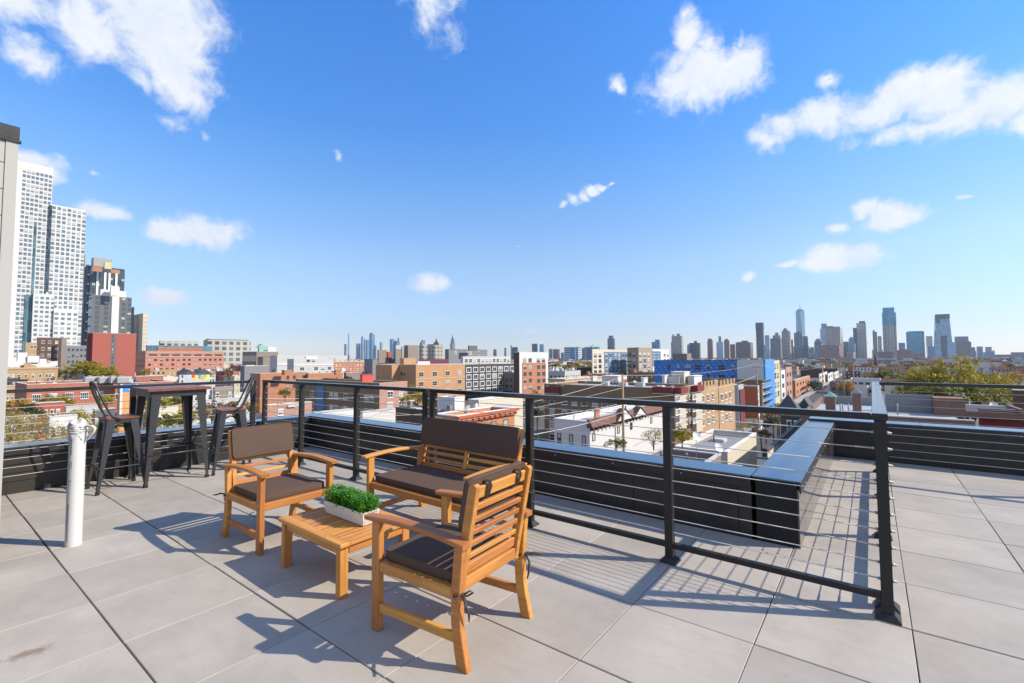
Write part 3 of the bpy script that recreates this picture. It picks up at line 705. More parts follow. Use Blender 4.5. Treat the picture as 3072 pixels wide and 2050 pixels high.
# ------------------------------------------------------------------ the city
ZG = -17.0
FH = Vector((math.sin(YAW), math.cos(YAW), 0)); RH = Vector((math.cos(YAW), -math.sin(YAW), 0))
def hd(px):           # horizontal direction with unit depth for an azimuth
    return FH+(px-1536)/FPX*RH
def at(px, d): v = CAM+hd(px)*d; return v.x, v.y
def zat(px, py, d):   # height of the point seen at (px,py) at horizontal depth d
    r_ = pray(px, py); k = d/r_.dot(FH); return CAM.z+r_.z*k
def hit(px, py, ax, c):
    r_ = pray(px, py); k = (c-CAM[ax])/r_[ax]; return CAM+r_*k
class Bd: pass
WEST = [False]
def plan(pL, pC, pR, d, depth=12.):
    """axis-aligned footprint from the azimuths of its left edge, near corner and right edge"""
    cx, cy = at(pC, d); east = pC < 2613 and not WEST[0]
    b = Bd(); b.cx, b.cy, b.east = cx, cy, east
    if east:
        x0 = hit(pL, 1073, 1, cy).x if pL is not None and pL < pC else cx-depth
        y1 = hit(pR, 1073, 0, cx).y if pR is not None and pR > pC and pR < 2600 else cy+depth
        if pL is not None and pL < pC and x0 > cx: x0 = cx-depth
        b.x0, b.x1, b.y0, b.y1 = x0, cx, cy, y1
    else:
        x1 = hit(pR, 1073, 1, cy).x if pR > pC else cx+depth
        y1 = hit(pL, 1073, 0, cx).y if pL is not None and 2620 < pL < pC else cy+depth
        b.x0, b.x1, b.y0, b.y1 = cx, x1, cy, y1
    return b
def ring(bm, x0, x1, y0, y1, z0, z1, w, mi=0):
    bx(bm, x0, x1, y0, y0+w, z0, z1, mi); bx(bm, x0, x1, y1-w, y1, z0, z1, mi)
    bx(bm, x0, x0+w, y0+w, y1-w, z0, z1, mi); bx(bm, x1-w, x1, y0+w, y1-w, z0, z1, mi)
def mat(m): return M[m] if isinstance(m, str) else m
def clutter(o, b, z, rnd, n=4):
    """small vents, skylights and ducts on a flat roof"""
    w, l = b.x1-b.x0, b.y1-b.y0
    for k in range(n):
        x, y = rnd.uniform(b.x0+.15*w, b.x1-.15*w), rnd.uniform(b.y0+.15*l, b.y1-.15*l); q = rnd.random()
        bm = bmesh.new()
        if q < .45:
            tube_bm(bm, [(x, y, z), (x, y, z+.7), (x, y, z+.72), (x, y, z+.9)], [.09, .09, .16, .05], 8); nm_ = 'roof_vent'; mt = 'fgrey'
        elif q < .8:
            s_ = rnd.uniform(.4, .9); bx(bm, x-s_, x+s_, y-s_*.7, y+s_*.7, z, z+rnd.uniform(.4, 1.)); bevel(bm, .04); nm_ = 'roof_unit'; mt = 'hvac'
        else:
            s_ = rnd.uniform(.5, .8); bx(bm, x-s_, x+s_, y-s_, y+s_, z, z+.3); bx(bm, x-s_+.1, x+s_-.1, y-s_+.1, y+s_-.1, z+.301, z+.36); nm_ = 'skylight'; mt = 'coping2'
        bmesh.ops.translate(bm, verts=bm.verts, vec=-o.location); new_obj(nm_, mesh_bm(nm_, bm, mt), o)
RC = random.Random(21)
def bld(label, pL, pC, pR, d, py, wall, roofm='roof_grey', cop='coping2', zb=ZG, depth=12., name='apartment_building', cat='building', parent=None, pyref=None, par=.7, nclut=6, group=None, hz=None, corn=None, lo=None):
    b = plan(pL, pC, pR, d, depth); b.z1 = hz if hz is not None else zat(pyref or pC, py, d)
    if lo is not None: zb = zat(pC, lo, d)
    b.zb = zb
    o = parent or thing(name, label, cat, (b.cx, b.cy, zb), 0, group); b.o = o; L_ = o.location
    def fin(bm, nm, mt):
        bmesh.ops.translate(bm, verts=bm.verts, vec=-L_); return new_obj(nm, mesh_bm(nm, bm, mat(mt)), o)
    b.fin = fin
    small = min(b.x1-b.x0, b.y1-b.y0)
    bm = bmesh.new()
    if par and small > 1.5:
        bx(bm, b.x0, b.x1, b.y0, b.y1, zb, b.z1-par); ring(bm, b.x0+.002, b.x1-.002, b.y0+.002, b.y1-.002, b.z1-par+.001, b.z1-.12, .28)
        fin(bm, 'wall' if not parent else 'upper_wall', wall)
        bm = bmesh.new(); bx(bm, b.x0+.3, b.x1-.3, b.y0+.3, b.y1-.3, b.z1-par+.002, b.z1-par+.06); fin(bm, 'roof', roofm)
        bm = bmesh.new(); ring(bm, b.x0-.05, b.x1+.05, b.y0-.05, b.y1+.05, b.z1-.119, b.z1, .38); fin(bm, 'coping', cop)
        b.zr = b.z1-par+.06
        if nclut: clutter(o, b, b.zr, RC, nclut)
    else:
        bx(bm, b.x0, b.x1, b.y0, b.y1, zb, b.z1); fin(bm, 'wall' if not parent else 'roof_box', wall); b.zr = b.z1
        if par: bm = bmesh.new(); bx(bm, b.x0-.06, b.x1+.06, b.y0-.06, b.y1+.06, b.z1+.001, b.z1+.1); fin(bm, 'cap', cop)
    if corn:   # projecting cornice on the seen sides
        bm = bmesh.new(); ring(bm, b.x0-.35, b.x1+.35, b.y0-.35, b.y1+.35, b.z1-.45, b.z1-.121, .34)
        ring(bm, b.x0-.18, b.x1+.18, b.y0-.18, b.y1+.18, b.z1-.75, b.z1-.451, .17); fin(bm, 'cornice', corn)
    return b
WM = {}
def win_mesh(style, w, h):
    k = (style, round(w, 2), round(h, 2))
    if k in WM: return WM[k]
    fm = {'w': 'fwhite', 'd': 'fdark', 'g': 'fgrey', 't': 'ftan', 'W': 'fwhite', 'n': 'fdark', '3': 'fwhite', 'b': 'fwhite', 'p': 'fgrey'}[style[0]]
    fw_ = .07 if style[0] != 'W' else min(.30, w*.17)
    if style[0] == 't': fw_ = .14
    bm = bmesh.new(); pr_ = .05 if style[0] != 'W' else .16
    x, z = w/2, h/2
    bx(bm, -x, x, .0, pr_, z-fw_, z); bx(bm, -x, x, 0, pr_, -z, -z+fw_); bx(bm, -x, -x+fw_, 0, pr_, -z+fw_, z-fw_); bx(bm, x-fw_, x, 0, pr_, -z+fw_, z-fw_)
    if style[0] in 'wgdt': bx(bm, -x+fw_, x-fw_, .005, .04, -.03, .03)
    nmul = {'3': 2, 'b': 1}.get(style[0], 1 if (w > h*1.05) else 0)
    if style[-1] == '2': nmul = 1
    if style[-1] == '4': nmul = 3
    for q in range(nmul):
        xx = -x+w*(q+1)/(nmul+1); bx(bm, xx-.035, xx+.035, .004, .045, -z+fw_, z-fw_)
    if style[0] in 'wt3': bx(bm, -x-.10, x+.10, 0, .14, -z-.12, -z-.001); bx(bm, -x-.06, x+.06, 0, .07, z+.001, z+.14)
    fr = mesh_bm('window', bm, fm)
    bm = bmesh.new(); bx(bm, -x+fw_*.5, x-fw_*.5, .002, .015, -z+fw_*.5, z-fw_*.5); pn = mesh_bm('pane', bm, 'g3' if style[0] == 'p' else 'g2' if style[0] in 'Wd' else 'g1')
    WM[k] = (fr, pn); return WM[k]
FROT = {'E': -math.pi/2, 'S': math.pi, 'W': math.pi/2}
def plane(b, f_): return (0, b.cx) if f_ in 'EW' else (1, b.cy)
def win(b, face, cols, rows, wh, style='w', pane=True, skip=0., nm='window', out=0.):
    """cols: (px0,px1,n) or list; rows: (py0,py1,n) or list, read at px0; wh in photo pixels at px0"""
    ax, c = plane(b, face); L_ = b.o.location
    if isinstance(cols, tuple):
        p0, p1, n = cols; A = hit(p0, 1073, ax, c); B_ = hit(p1, 1073, ax, c); us = [A.lerp(B_, i/max(1, n-1)) for i in range(n)]; pref = p0
    else: us = [hit(p, 1073, ax, c) for p in cols]; pref = cols[0]
    if isinstance(rows, tuple):
        z0, z1 = hit(pref, rows[0], ax, c).z, hit(pref, rows[1], ax, c).z; zs = [z0+(z1-z0)*i/max(1, rows[2]-1) for i in range(rows[2])]
    else: zs = [hit(pref, q, ax, c).z for q in rows]
    k = 1-ax
    w = abs(hit(pref+wh[0]/2, 1073, ax, c)[k]-hit(pref-wh[0]/2, 1073, ax, c)[k]); hh = abs(hit(pref, rows[0]-wh[1]/2, ax, c).z-hit(pref, rows[0]+wh[1]/2, ax, c).z)
    if isinstance(rows, list): pass
    fr, pn = win_mesh(style, w, hh)
    for z in zs:
        if z-hh/2 < b.zb: continue
        for u in us:
            if skip and RC.random() < skip: continue
            o = new_obj(nm, fr, b.o, (u.x-L_.x+(out if face == 'E' else 0), u.y-L_.y-(out if face == 'S' else 0), z-L_.z)); o.rotation_euler = (0, 0, FROT[face])
            if pane: new_obj('pane', pn, o)
    return w, hh
def fbox(b, face, p0, p1, t0, t1, nm, mt, out=.08, ref=None):
    """flat panel or band standing proud of a face, given by photo pixels"""
    ax, c = plane(b, face); r_ = ref or p0
    A, B_ = hit(p0, 1073, ax, c), hit(p1, 1073, ax, c); za, zb_ = hit(r_, t0, ax, c).z, hit(r_, t1, ax, c).z
    bm = bmesh.new(); zb_ = max(zb_, b.zb+.01)
    if face == 'E': bx(bm, c+.001, c+out, min(A.y, B_.y), max(A.y, B_.y), zb_, za)
    elif face == 'W': bx(bm, c-out, c-.001, min(A.y, B_.y), max(A.y, B_.y), zb_, za)
    else: bx(bm, min(A.x, B_.x), max(A.x, B_.x), c-out, c-.001, zb_, za)
    return b.fin(bm, nm, mt)
def pbx(b, nm, pL, pC, pR, d, py, mt, depth=2.5, zb=None, cap=None, lo=None):
    q = plan(pL, pC, pR, d, depth); z1 = zat(pC, py, d); zb = b.zr if zb is None else zb
    if lo is not None: zb = zat(pC, lo, d)
    if z1 <= zb+.1: z1 = zb+.6
    bm = bmesh.new(); bx(bm, q.x0, q.x1, q.y0, q.y1, zb, z1); o = b.fin(bm, nm, mt)
    if cap: bm = bmesh.new(); bx(bm, q.x0-.12, q.x1+.12, q.y0-.12, q.y1+.12, z1+.001, z1+.14); c_ = b.fin(bm, nm+'_cap', cap)
    q.o = b.o; q.fin = b.fin; q.z1 = z1; q.zr = z1; q.zb = zb
    return q

M['hvac'] = m_plain('grey_rooftop_unit', (.42, .43, .42), .5, var=.12)
M['coping2'] = m_plain('pale_coping', (.50, .48, .45), .7, var=.2, nscale=1)
M['cop_dark'] = m_plain('dark_coping', (.07, .065, .06), .6)
M['cop_tan'] = m_plain('stone_coping', (.50, .40, .28), .8)
M['cop_white'] = m_plain('white_coping', (.70, .69, .66), .6)
M['roof_grey'] = m_stucco('grey_roof', (.24, .24, .25), .8, .5); M['roof_white'] = m_stucco('silver_coated_roof', (.40, .41, .42), .55, .35)
M['roof_dark'] = m_stucco('tar_roof', (.05, .05, .052), .8, .4); M['roof_slate'] = m_plain('slate_shingle', (.06, .06, .065), .7, var=.3, nscale=4)
M['roof_brown'] = m_brick('brown_shingle', (.17, .085, .06), scale=2.2, var=.3)
M['salmon'] = m_brick('salmon_brick', (.52, .23, .16), scale=1); M['red'] = m_brick('red_brick', (.40, .145, .095)); M['redsmooth'] = m_stucco('red_panel', (.33, .085, .058), .7, .1)
M['redmaroon'] = m_plain('maroon_render', (.19, .03, .03), .8); M['tan'] = m_brick('tan_brick', (.46, .30, .16)); M['brown'] = m_brick('brown_brick', (.25, .155, .09))
M['dkbrown'] = m_brick('dark_brown_brick', (.13, .075, .05), stain=.6); M['orange'] = m_brick('orange_brick', (.50, .275, .14)); M['orange2'] = m_brick('bright_orange_brick', (.52, .225, .11))
M['pink'] = m_brick('pinkish_brick', (.46, .26, .20)); M['rust'] = m_brick('rusty_brick', (.46, .20, .11)); M['dimbrick'] = m_brick('dim_brick', (.22, .11, .075), (.17, .13, .10))
M['white'] = m_stucco('white_render', (.60, .59, .57), .8, .10); M['cream'] = m_stucco('cream_render', (.58, .53, .42), .8, .12); M['ltgrey'] = m_stucco('light_grey_panel', (.46, .46, .46), .7, .12)
M['grey'] = m_stucco('grey_panel', (.20, .20, .205), .7, .2); M['dkgrey'] = m_stucco('dark_grey_panel', (.12, .12, .125), .7, .2); M['char'] = m_stucco('charcoal_brick', (.055, .055, .06), .6, .2)
M['greybrown'] = m_stucco('grey_brown_render', (.24, .20, .17), .8, .25); M['beige'] = m_stucco('beige_panel', (.56, .48, .38), .8, .15); M['bluep'] = m_plain('blue_panel', (.085, .18, .32), .6)
M['ply'] = m_stucco('plywood_sheathing', (.62, .32, .13), .8, .35); M['maroon'] = m_plain('maroon_panel', (.16, .03, .045), .6); M['rustpanel'] = m_plain('rust_orange_panel', (.46, .10, .03), .6)
M['taupe'] = m_stucco('taupe_panel', (.33, .25, .19), .8, .12); M['yellow'] = m_plain('yellow_sheathing', (.52, .48, .26), .7); M['greenroof'] = m_plain('green_roof', (.08, .20, .14), .6)
M['copper2'] = m_plain('green_copper', (.25, .46, .36), .7); M['redbox'] = m_plain('red_cladding', (.46, .07, .055), .5); M['greyrend'] = m_stucco('stained_grey_render', (.25, .25, .25), .85, .5)
t = NT('blue_building_wrap'); v = t.coord(); s = t.n('ShaderNodeSeparateXYZ'); t.l(v, s.inputs[0])
u = t.math('ADD', s.outputs[0], s.outputs[1]); a = t.math('FRACT', t.math('ADD', t.math('MULTIPLY', u, .55), t.math('MULTIPLY', s.outputs[2], .35))); b_ = t.math('FRACT', t.math('MULTIPLY', s.outputs[2], .9))
mk = t.math('MULTIPLY', t.math('LESS_THAN', a, .12), t.math('LESS_THAN', b_, .45)); st = t.math('LESS_THAN', t.math('FRACT', t.math('MULTIPLY', u, .45)), .06)
c = t.mix(mk, (.03, .185, .56), (.40, .58, .80)); c = t.mix(t.math('MULTIPLY', st, .5), c, (.02, .08, .28)); c = t.mix(t.rng(t.noise(v, .3, 4), .4, .6, 0, .3), c, (.02, .12, .40)); M['wrap'] = t.fin(c, .5)
t = NT('bright_blue_wrap'); v = t.coord(); s = t.n('ShaderNodeSeparateXYZ'); t.l(v, s.inputs[0]); u = t.math('ADD', s.outputs[0], s.outputs[1])
a = t.math('FRACT', t.math('ADD', t.math('MULTIPLY', u, .5), t.math('MULTIPLY', s.outputs[2], .5))); b_ = t.math('FRACT', t.math('MULTIPLY', t.math('SUBTRACT', u, s.outputs[2]), .8)); mk = t.math('MULTIPLY', t.math('LESS_THAN', a, .12), t.math('LESS_THAN', b_, .5))
M['wrap2'] = t.fin(t.mix(mk, (.04, .25, .62), (.6, .66, .72)), .5)
M['T_white'] = m_tower('white_frame_tower', (.74, .74, .73), (.10, .14, .17), 3., 3.2, .66, .62)
M['T_teal'] = m_tower('teal_glass_tower', (.10, .17, .19), (.06, .14, .17), 1.6, 3.3, .86, .8); M['T_dark'] = m_tower('dark_glass_tower', (.055, .07, .085), (.035, .06, .085), 1.7, 3.3, .8, .75)
M['T_blue'] = m_tower('blue_glass_tower', (.12, .21, .30), (.09, .20, .32), 2., 3.6, .86, .85, gvar=.25); M['T_pale'] = m_tower('pale_blue_tower', (.30, .42, .50), (.20, .34, .45), 2.4, 3.8, .8, .8, gvar=.2)
M['T_brown'] = m_tower('brown_brick_tower', (.16, .10, .085), (.10, .11, .12), 3.2, 3., .5, .5); M['T_beige'] = m_tower('beige_tower', (.38, .34, .28), (.10, .12, .14), 3.2, 3.1, .5, .5)
M['T_grid'] = m_tower('white_slab', (.50, .49, .48), (.12, .13, .15), 3.6, 3., .75, .45); M['T_grey'] = m_tower('grey_tower', (.19, .20, .22), (.08, .10, .13), 2.6, 3.3, .6, .6)
M['T_tealb'] = m_tower('bright_teal_tower', (.05, .22, .30), (.03, .25, .38), 2.4, 3.4, .85, .85, gvar=.2); M['T_rb'] = m_tower('red_brick_tower', (.26, .12, .09), (.16, .16, .17), 3., 3., .55, .5)
M['T_bands'] = m_tower('banded_office', (.55, .57, .60), (.07, .14, .22), 50., 3.8, .99, .5); M['T_hotel'] = m_tower('concrete_grid_block', (.40, .38, .33), (.10, .11, .12), 3.4, 3.1, .6, .6)

def ground():
    bm = bmesh.new(); n = 48; c = CAM; Rg = [30, 120, 400, 1200, 3500, 7200]
    prev = [bm.verts.new((c.x, c.y, ZG))]*n
    first = prev[0]; rings = []
    for r_ in Rg: rings.append([bm.verts.new((c.x+r_*math.cos(2*math.pi*k/n), c.y+r_*math.sin(2*math.pi*k/n), ZG)) for k in range(n)])
    for k in range(n): bm.faces.new((first, rings[0][k], rings[0][(k+1) % n]))
    for a_, b2 in zip(rings, rings[1:]):
        for k in range(n): bm.faces.new((a_[k], b2[k], b2[(k+1) % n], a_[(k+1) % n]))
    o = new_obj('ground', mesh_bm('ground', bm, 'ground')); o['kind'] = 'structure'
ground()
def road(x0, x1, y0, y1):
    o = solid('road', None, [(x0, x1, y0, y1, ZG+.02, ZG+.06)], 'asphalt'); o['kind'] = 'structure'
    for a_ in ((x0-3, x0), (x1, x1+3)): p = solid('pavement', None, [(a_[0], a_[1], y0, y1, ZG+.02, ZG+.18)], 'sidewalk'); p['kind'] = 'structure'
road(-19.5, -12.5, 20, 900)

# ---- left: towers and near blocks
def tower_px(label, pA, pB, pyB, d, wallm, **k):
    q = plan(None, pA, pB, d); e = hit(pB, pyB, 0, q.cx); return bld(label, None, pA, pB, d, 0, wallm, hz=e.z, **k)
def DT(px, off):
    h_ = hd(px); return (at(-45, 330)[0]+off-CAM.x)/h_.x
tw = tower_px('tallest white gridded tower at the far left edge, partly behind the bulkhead', -45, 134, 500, 330, 'white', name='residential_tower', par=0, depth=30)
win(tw, 'E', (46.6, 127, 7), (508, 1068, 41), (11.2, 9.4), 'p', pane=True)
fbox(tw, 'E', 84, 92, 672, 1040, 'glass_strip', 'T_teal', .25); fbox(tw, 'E', 66, 96, 884, 1070, 'glass_panel', 'T_teal', .6)
tb = tower_px('shorter white gridded tower right of the tallest one', 131, 240, 629, DT(131, 1.2), 'white', name='residential_tower', par=0, depth=26)
win(tb, 'E', (142, 235, 7), (620, 1056, 33), (11.6, 9.4), 'p', pane=True)
fbox(tb, 'E', 128, 136, 612, 875, 'recessed_strip', 'T_dark', .3)
q = tower_px('lower white wing with window grid in front of the two white towers', 93, 155, 884, DT(93, 4), 'white', name='residential_tower', par=0, depth=12)
win(q, 'E', (102, 151, 4), (893, 1060, 13), (11.2, 8.), 'p')
q = tower_px('lowest white wing stepping down at the foot of the white towers', 157, 228, 933, DT(157, 6), 'white', name='residential_tower', par=0, depth=8)
win(q, 'E', (164, 221, 4), (941, 1058, 9), (12, 8.), 'p')
# construction tower
b = bld('dark tower under construction with orange upper floors and rooftop scaffold', 228, 262, 365, 470, 797, 'T_dark', name='construction_tower', par=0)
win(b, 'E', [272, 286, 300, 325, 345, 360], (835, 960, 7), (9, 14), 'g', pane=True)
for p in (283, 306, 319, 340): fbox(b, 'E', p-3.2, p+3.2, 812, 900, 'white_fin', 'fwhite', .5, ref=262)
fbox(b, 'E', 266, 296, 797, 812, 'orange_sheathing', 'rust', .4, ref=262); fbox(b, 'E', 322, 350, 800, 812, 'orange_sheathing', 'rust', .4, ref=262)
pbx(b, 'roof_scaffold', 262, 270, 325, 474, 772, 'fgrey', depth=12); pbx(b, 'yellow_netting', 300, 304, 324, 468, 786, 'yellow', lo=806)
for k in range(9): fbox(b, 'S', 229, 260, 815+k*26, 818+k*26, 'scaffold_deck', 'fgrey', 1.4)
for p in (230, 238, 246, 254): fbox(b, 'S', p, p+1, 800, 1060, 'scaffold_pole', 'fgrey', 1.6)
bm = bmesh.new(); x_, y_ = at(245, 474); tube_bm(bm, [(x_, y_, ZG), (x_, y_, zat(245, 765, 474))], .9, 4); tag(new_obj('hoist_mast', mesh_bm('hoist_mast', bm, 'fgrey')), 'thin hoist mast beside the tower under construction', 'mast')
b = bld('mid-rise with a white centre stripe between dark bands and glazed corners', 259, 270, 389, 400, 884, 'dkgrey', name='apartment_tower', par=.5, nclut=0)
fbox(b, 'E', 329, 351, 860, 1010, 'white_stripe', 'white', .6); pbx(b, 'roof_box', 290, 295, 372, 404, 868, 'white', depth=8); pbx(b, 'stair_box', 322, 326, 345, 403, 858, 'white', depth=6)
win(b, 'E', (286, 313, 2), (894, 997, 8), (13, 11), 'd'); win(b, 'E', (365, 383, 2), (899, 1001, 8), (11, 10), 'd')
fbox(b, 'S', 260, 269, 892, 1000, 'glass_corner', 'T_teal', .2)
b = bld('plain red clad block with a dark slot down its middle', 258, 277, 407, 262, 998, 'redsmooth', name='apartment_block', par=.5)
fbox(b, 'E', 332, 346, 1003, 1110, 'dark_slot', 'dkgrey', .05); win(b, 'E', [337], (1010, 1100, 8), (4, 9), 'd', out=.051)
for p in (262, 266, 270, 274): fbox(b, 'S', p, p+1.2, 1002, 1105, 'fin', 'redmaroon', .3)
b = bld('grey and beige block with a brick side behind the white striped mid-rise', 386, 426, 439, 420, 940, 'beige', name='apartment_block', par=.5)
fbox(b, 'S', 386, 398, 925, 1060, 'grey_panel', 'grey', .3); win(b, 'E', (430, 437, 2), (955, 1052, 9), (3, 5), 'd', pane=False)
b = bld('dark brown brick apartment house with white windows below the towers', 108, 110, 182, 280, 1013, 'dkbrown', depth=22)
win(b, 'E', [127, 147, 168], (1027, 1087, 4), (9, 8), 'w'); b2 = bld('grey rear wing of the dark brown apartment house', 182, 184, 198, 284, 1014, 'greybrown', depth=16, nclut=0)
b = bld('orange tan brick wing left of the dark brown apartment house', 72, 76, 109, 276, 1028, 'tan', depth=14); win(b, 'E', [94, 104], (1041, 1070, 2), (9, 8), 'w')
b = bld('dark grey unfinished block between brown apartment house and red block', 196, 198, 262, 292, 1037, 'grey', depth=20)
win(b, 'E', (206, 256, 5), (1050, 1086, 3), (7, 8), 'd')
bb = bld('stepped white rendered building behind the tan house at far left', 8, 12, 174, 232, 1085, 'white', roofm='roof_white', cop='cop_white', depth=22)
pbx(bb, 'stair_bulkhead', 50, 54, 82, 236, 1058, 'white', depth=7); pbx(bb, 'upper_storey', 80, 84, 118, 238, 1068, 'white', depth=7); pbx(bb, 'roof_block', 118, 121, 140, 238, 1077, 'white', depth=5)
b = bld('tan brick apartment house with fire escape and stepped pediment at far left', None, 2, 176, 190, 1104, 'tan', cop='cop_tan', depth=14, corn='cop_tan')
win(b, 'E', [29, 42], (1130, 1196, 4), (7, 11), 'w'); win(b, 'E', [59, 80, 102, 123], (1130, 1196, 4), (8, 11), 'w'); win(b, 'E', [143, 152, 161], (1128, 1194, 4), (7, 11), 'w')
pbx(b, 'pediment', 60, 62, 106, 190, 1096, 'tan', depth=.5, zb=b.z1+.002); pbx(b, 'pediment', 72, 74, 94, 190, 1090, 'tan', depth=.4, zb=b.z1+.003)
fe = tag(Bd() and bpy.data.objects.new('fire_escape', None), 'dark zigzag fire escape on the tan brick apartment house', 'fire escape'); COL.objects.link(fe)
ax_, c_ = plane(b, 'E')
A, B_ = hit(58, 1073, 0, b.cx), hit(90, 1073, 0, b.cx); fe.location = (b.cx, A.y, b.zb)
for k, py_ in enumerate((1139, 1161, 1183, 1205)):
    z = hit(60, py_, 0, b.cx).z; solid('landing', fe, [(b.cx+.15, b.cx+1.2, A.y, B_.y, z, z+.06)], 'black', off=fe.location); solid('guard_rail', fe, [(b.cx+1.16, b.cx+1.2, A.y, B_.y, z+.9, z+.95), (b.cx+1.16, b.cx+1.2, A.y, B_.y, z+.45, z+.48)], 'black', off=fe.location)
    if k < 3:
        z2 = hit(60, (1161, 1183, 1205)[k], 0, b.cx).z; s_ = 1 if k % 2 else -1; m_ = (A.y+B_.y)/2; h_ = (B_.y-A.y)*.4
        for dx in (.5, .9): board('stair', fe, (dx+.15, m_-s_*h_-A.y, z-fe.location.z), (dx+.15, m_+s_*h_-A.y, z2-fe.location.z), .12, .05, 'black', bev=0)
# salmon office
b = bld('long salmon brick office building with rows of dark window pairs', 409, 437, 671, 330, 1053, 'salmon', cop='cop_tan', roofm='roof_grey', name='office_building')
win(b, 'E', (459, 655, 7), [1065.5], (26, 5.5), 'd4'); win(b, 'E', (449, 661, 14), (1080.5, 1109, 3), (9, 6.5), 'n2')
fbox(b, 'E', 438, 671, 1069.5, 1071, 'stone_band', 'ftan', .3); fbox(b, 'E', 438, 671, 1058.5, 1060, 'stone_band', 'ftan', .3)
win(b, 'S', (414, 432, 4), (1082, 1098, 2), (4, 6), 'd', pane=False); pbx(b, 'penthouse', 470, 474, 607, 340, 1043, 'red', depth=10, cap='coping2')
b = bld('glazed green framed building behind the salmon office', 437, 441, 636, 400, 1036, 'T_teal', name='office_building', par=.4, nclut=0, depth=20)
b = bld('grey gridded hotel block on the horizon beyond the salmon office', 609, 622, 752, 620, 1020, 'T_hotel', name='hotel_block', par=.4, nclut=0)
pbx(b, 'mansard', 615, 630, 745, 624, 1017, 'grey', depth=14, cap='coping2'); 
b = bld('low pale gridded block far behind the salmon office', 475, 480, 596, 700, 1023, 'T_hotel', name='office_building', par=.4, nclut=0, depth=20)
# low brick building with rooftop units
b = bld('low red brick building with white coping and large multi-pane windows behind the railing', None, 86, 343, 135, 1153, 'red', roofm='roof_dark', cop='cop_white', depth=22, name='brick_building', nclut=5)
win(b, 'E', (115, 302, 5), [1194], (26, 20), '34'); rtu = b
b = bld('low red brick building with white coping stepping back to the right of the first', None, 343, 524, 152, 1150, 'red', roofm='roof_dark', cop='cop_white', depth=26, name='brick_building', nclut=6)
win(b, 'E', (362, 505, 4), [1190], (22, 18), '34'); pbx(b, 'brick_bulkhead', 406, 410, 492, 175, 1130, 'red', depth=8, cap='cop_white')
def ac_unit(px, d, py, wpx, z, label, w=None):
    x, y = at(px, d); ww = wpx/FPX*d; h_ = zat(px, py, d)-z; t_ = thing('rooftop_unit', label, 'air conditioner', (x, y, z), 0, 'large grey rooftop units')
    solid('casing', t_, [(-1.6, 1.6, 0, ww, .25, h_)], 'hvac', bev=.05); solid('skid', t_, [(-1.5, 1.5, .1, ww-.1, 0, .249)], 'fdark')
    solid('louvre', t_, [(1.601, 1.66, .2, ww*.45, .5, h_-.3), (1.601, 1.66, ww*.52, ww*.8, .5, h_-.3)], 'fgrey')
    bm = bmesh.new(); tube_bm(bm, [(0, ww*.3, h_), (0, ww*.3, h_+.35)], .5, 12); new_obj('fan_shroud', mesh_bm('fan_shroud', bm, 'fgrey'), t_)
for px, wp, l_ in ((256, 40, 'pale rooftop unit with louvres, leftmost on the low brick roof'), (298, 32, 'pale rooftop unit second from the left on the low brick roof'), (332, 18, 'narrow rooftop unit in the middle of the low brick roof'), (352, 34, 'pale rooftop unit rightmost on the low brick roof')):
    ac_unit(px, 148, 1131, wp, rtu.zr, l_)
# mural house
b = bld('grey house with colourful mural wall and dark dormers', 536, 541, 648, 190, 1124, 'ltgrey', roofm='roof_slate', name='house', cop='cop_dark', depth=12, nclut=0)
for p0, p1, y0, y1, col in ((576, 588, 1122, 1134, (.75, .06, .04)), (586, 596, 1128, 1142, (.8, .55, .04)), (594, 606, 1122, 1136, (.05, .3, .5)), (604, 614, 1126, 1140, (.85, .35, .05)), (612, 620, 1121, 1131, (.1, .45, .15)), (620, 632, 1128, 1140, (.85, .65, .05)), (560, 576, 1126, 1140, (.35, .5, .6))):
    mm = m_plain('mural_paint', col, .8); fbox(b, 'E', p0, p1, y0, y1, 'mural_patch', mm, .04+.02*RC.random())
win(b, 'E', [549, 634, 642], (1130, 1145, 2), (5, 8), 'd')
def gable(b, pL, pR, pyT, pyB, mt, back=9., face='E', nm='gable_roof'):
    ax, c = plane(b, face); A, B_ = hit(pL, 1073, ax, c), hit(pR, 1073, ax, c); z0 = hit(pL, pyB, ax, c).z; z1 = hit((pL+pR)/2, pyT, ax, c).z
    bm = bmesh.new(); m_ = (A+B_)/2; n = Vector((1, 0, 0)) if face == 'E' else Vector((0, -1, 0))
    f1 = [Vector((*A.xy, z0)), Vector((*B_.xy, z0)), Vector((*m_.xy, z1))]; v1 = [bm.verts.new(p+n*.15) for p in f1]; v2 = [bm.verts.new(p-n*back) for p in f1]
    bm.faces.new(v1); bm.faces.new(v2[::-1])
    for i in range(3): bm.faces.new((v1[i], v2[i], v2[(i+1) % 3], v1[(i+1) % 3]))
    bmesh.ops.recalc_face_normals(bm, faces=bm.faces); return b.fin(bm, nm, mt)
gable(b, 552, 586, 1109, 1124, 'roof_slate'); gable(b, 588, 640, 1108, 1124, 'roof_slate'); win(b, 'E', [578, 611], [1116], (7, 7), 'w')
# plywood and blue wrap
b = bld('unfinished building sheathed in plywood with a blue wrapped top storey', 356, 364, 421, 88, 1152, 'ply', roofm='roof_slate', cop='cop_dark', name='unfinished_building', nclut=0, depth=8)
fbox(b, 'E', 371, 421, 1153, 1176, 'blue_wrap', 'wrap2', .06); fbox(b, 'S', 357, 363.5, 1153, 1176, 'blue_wrap', 'wrap2', .06); win(b, 'E', [404], [1217], (13, 18), 'n'); fbox(b, 'E', 364, 371, 1153, 1260, 'corner_post', 'white', .08)
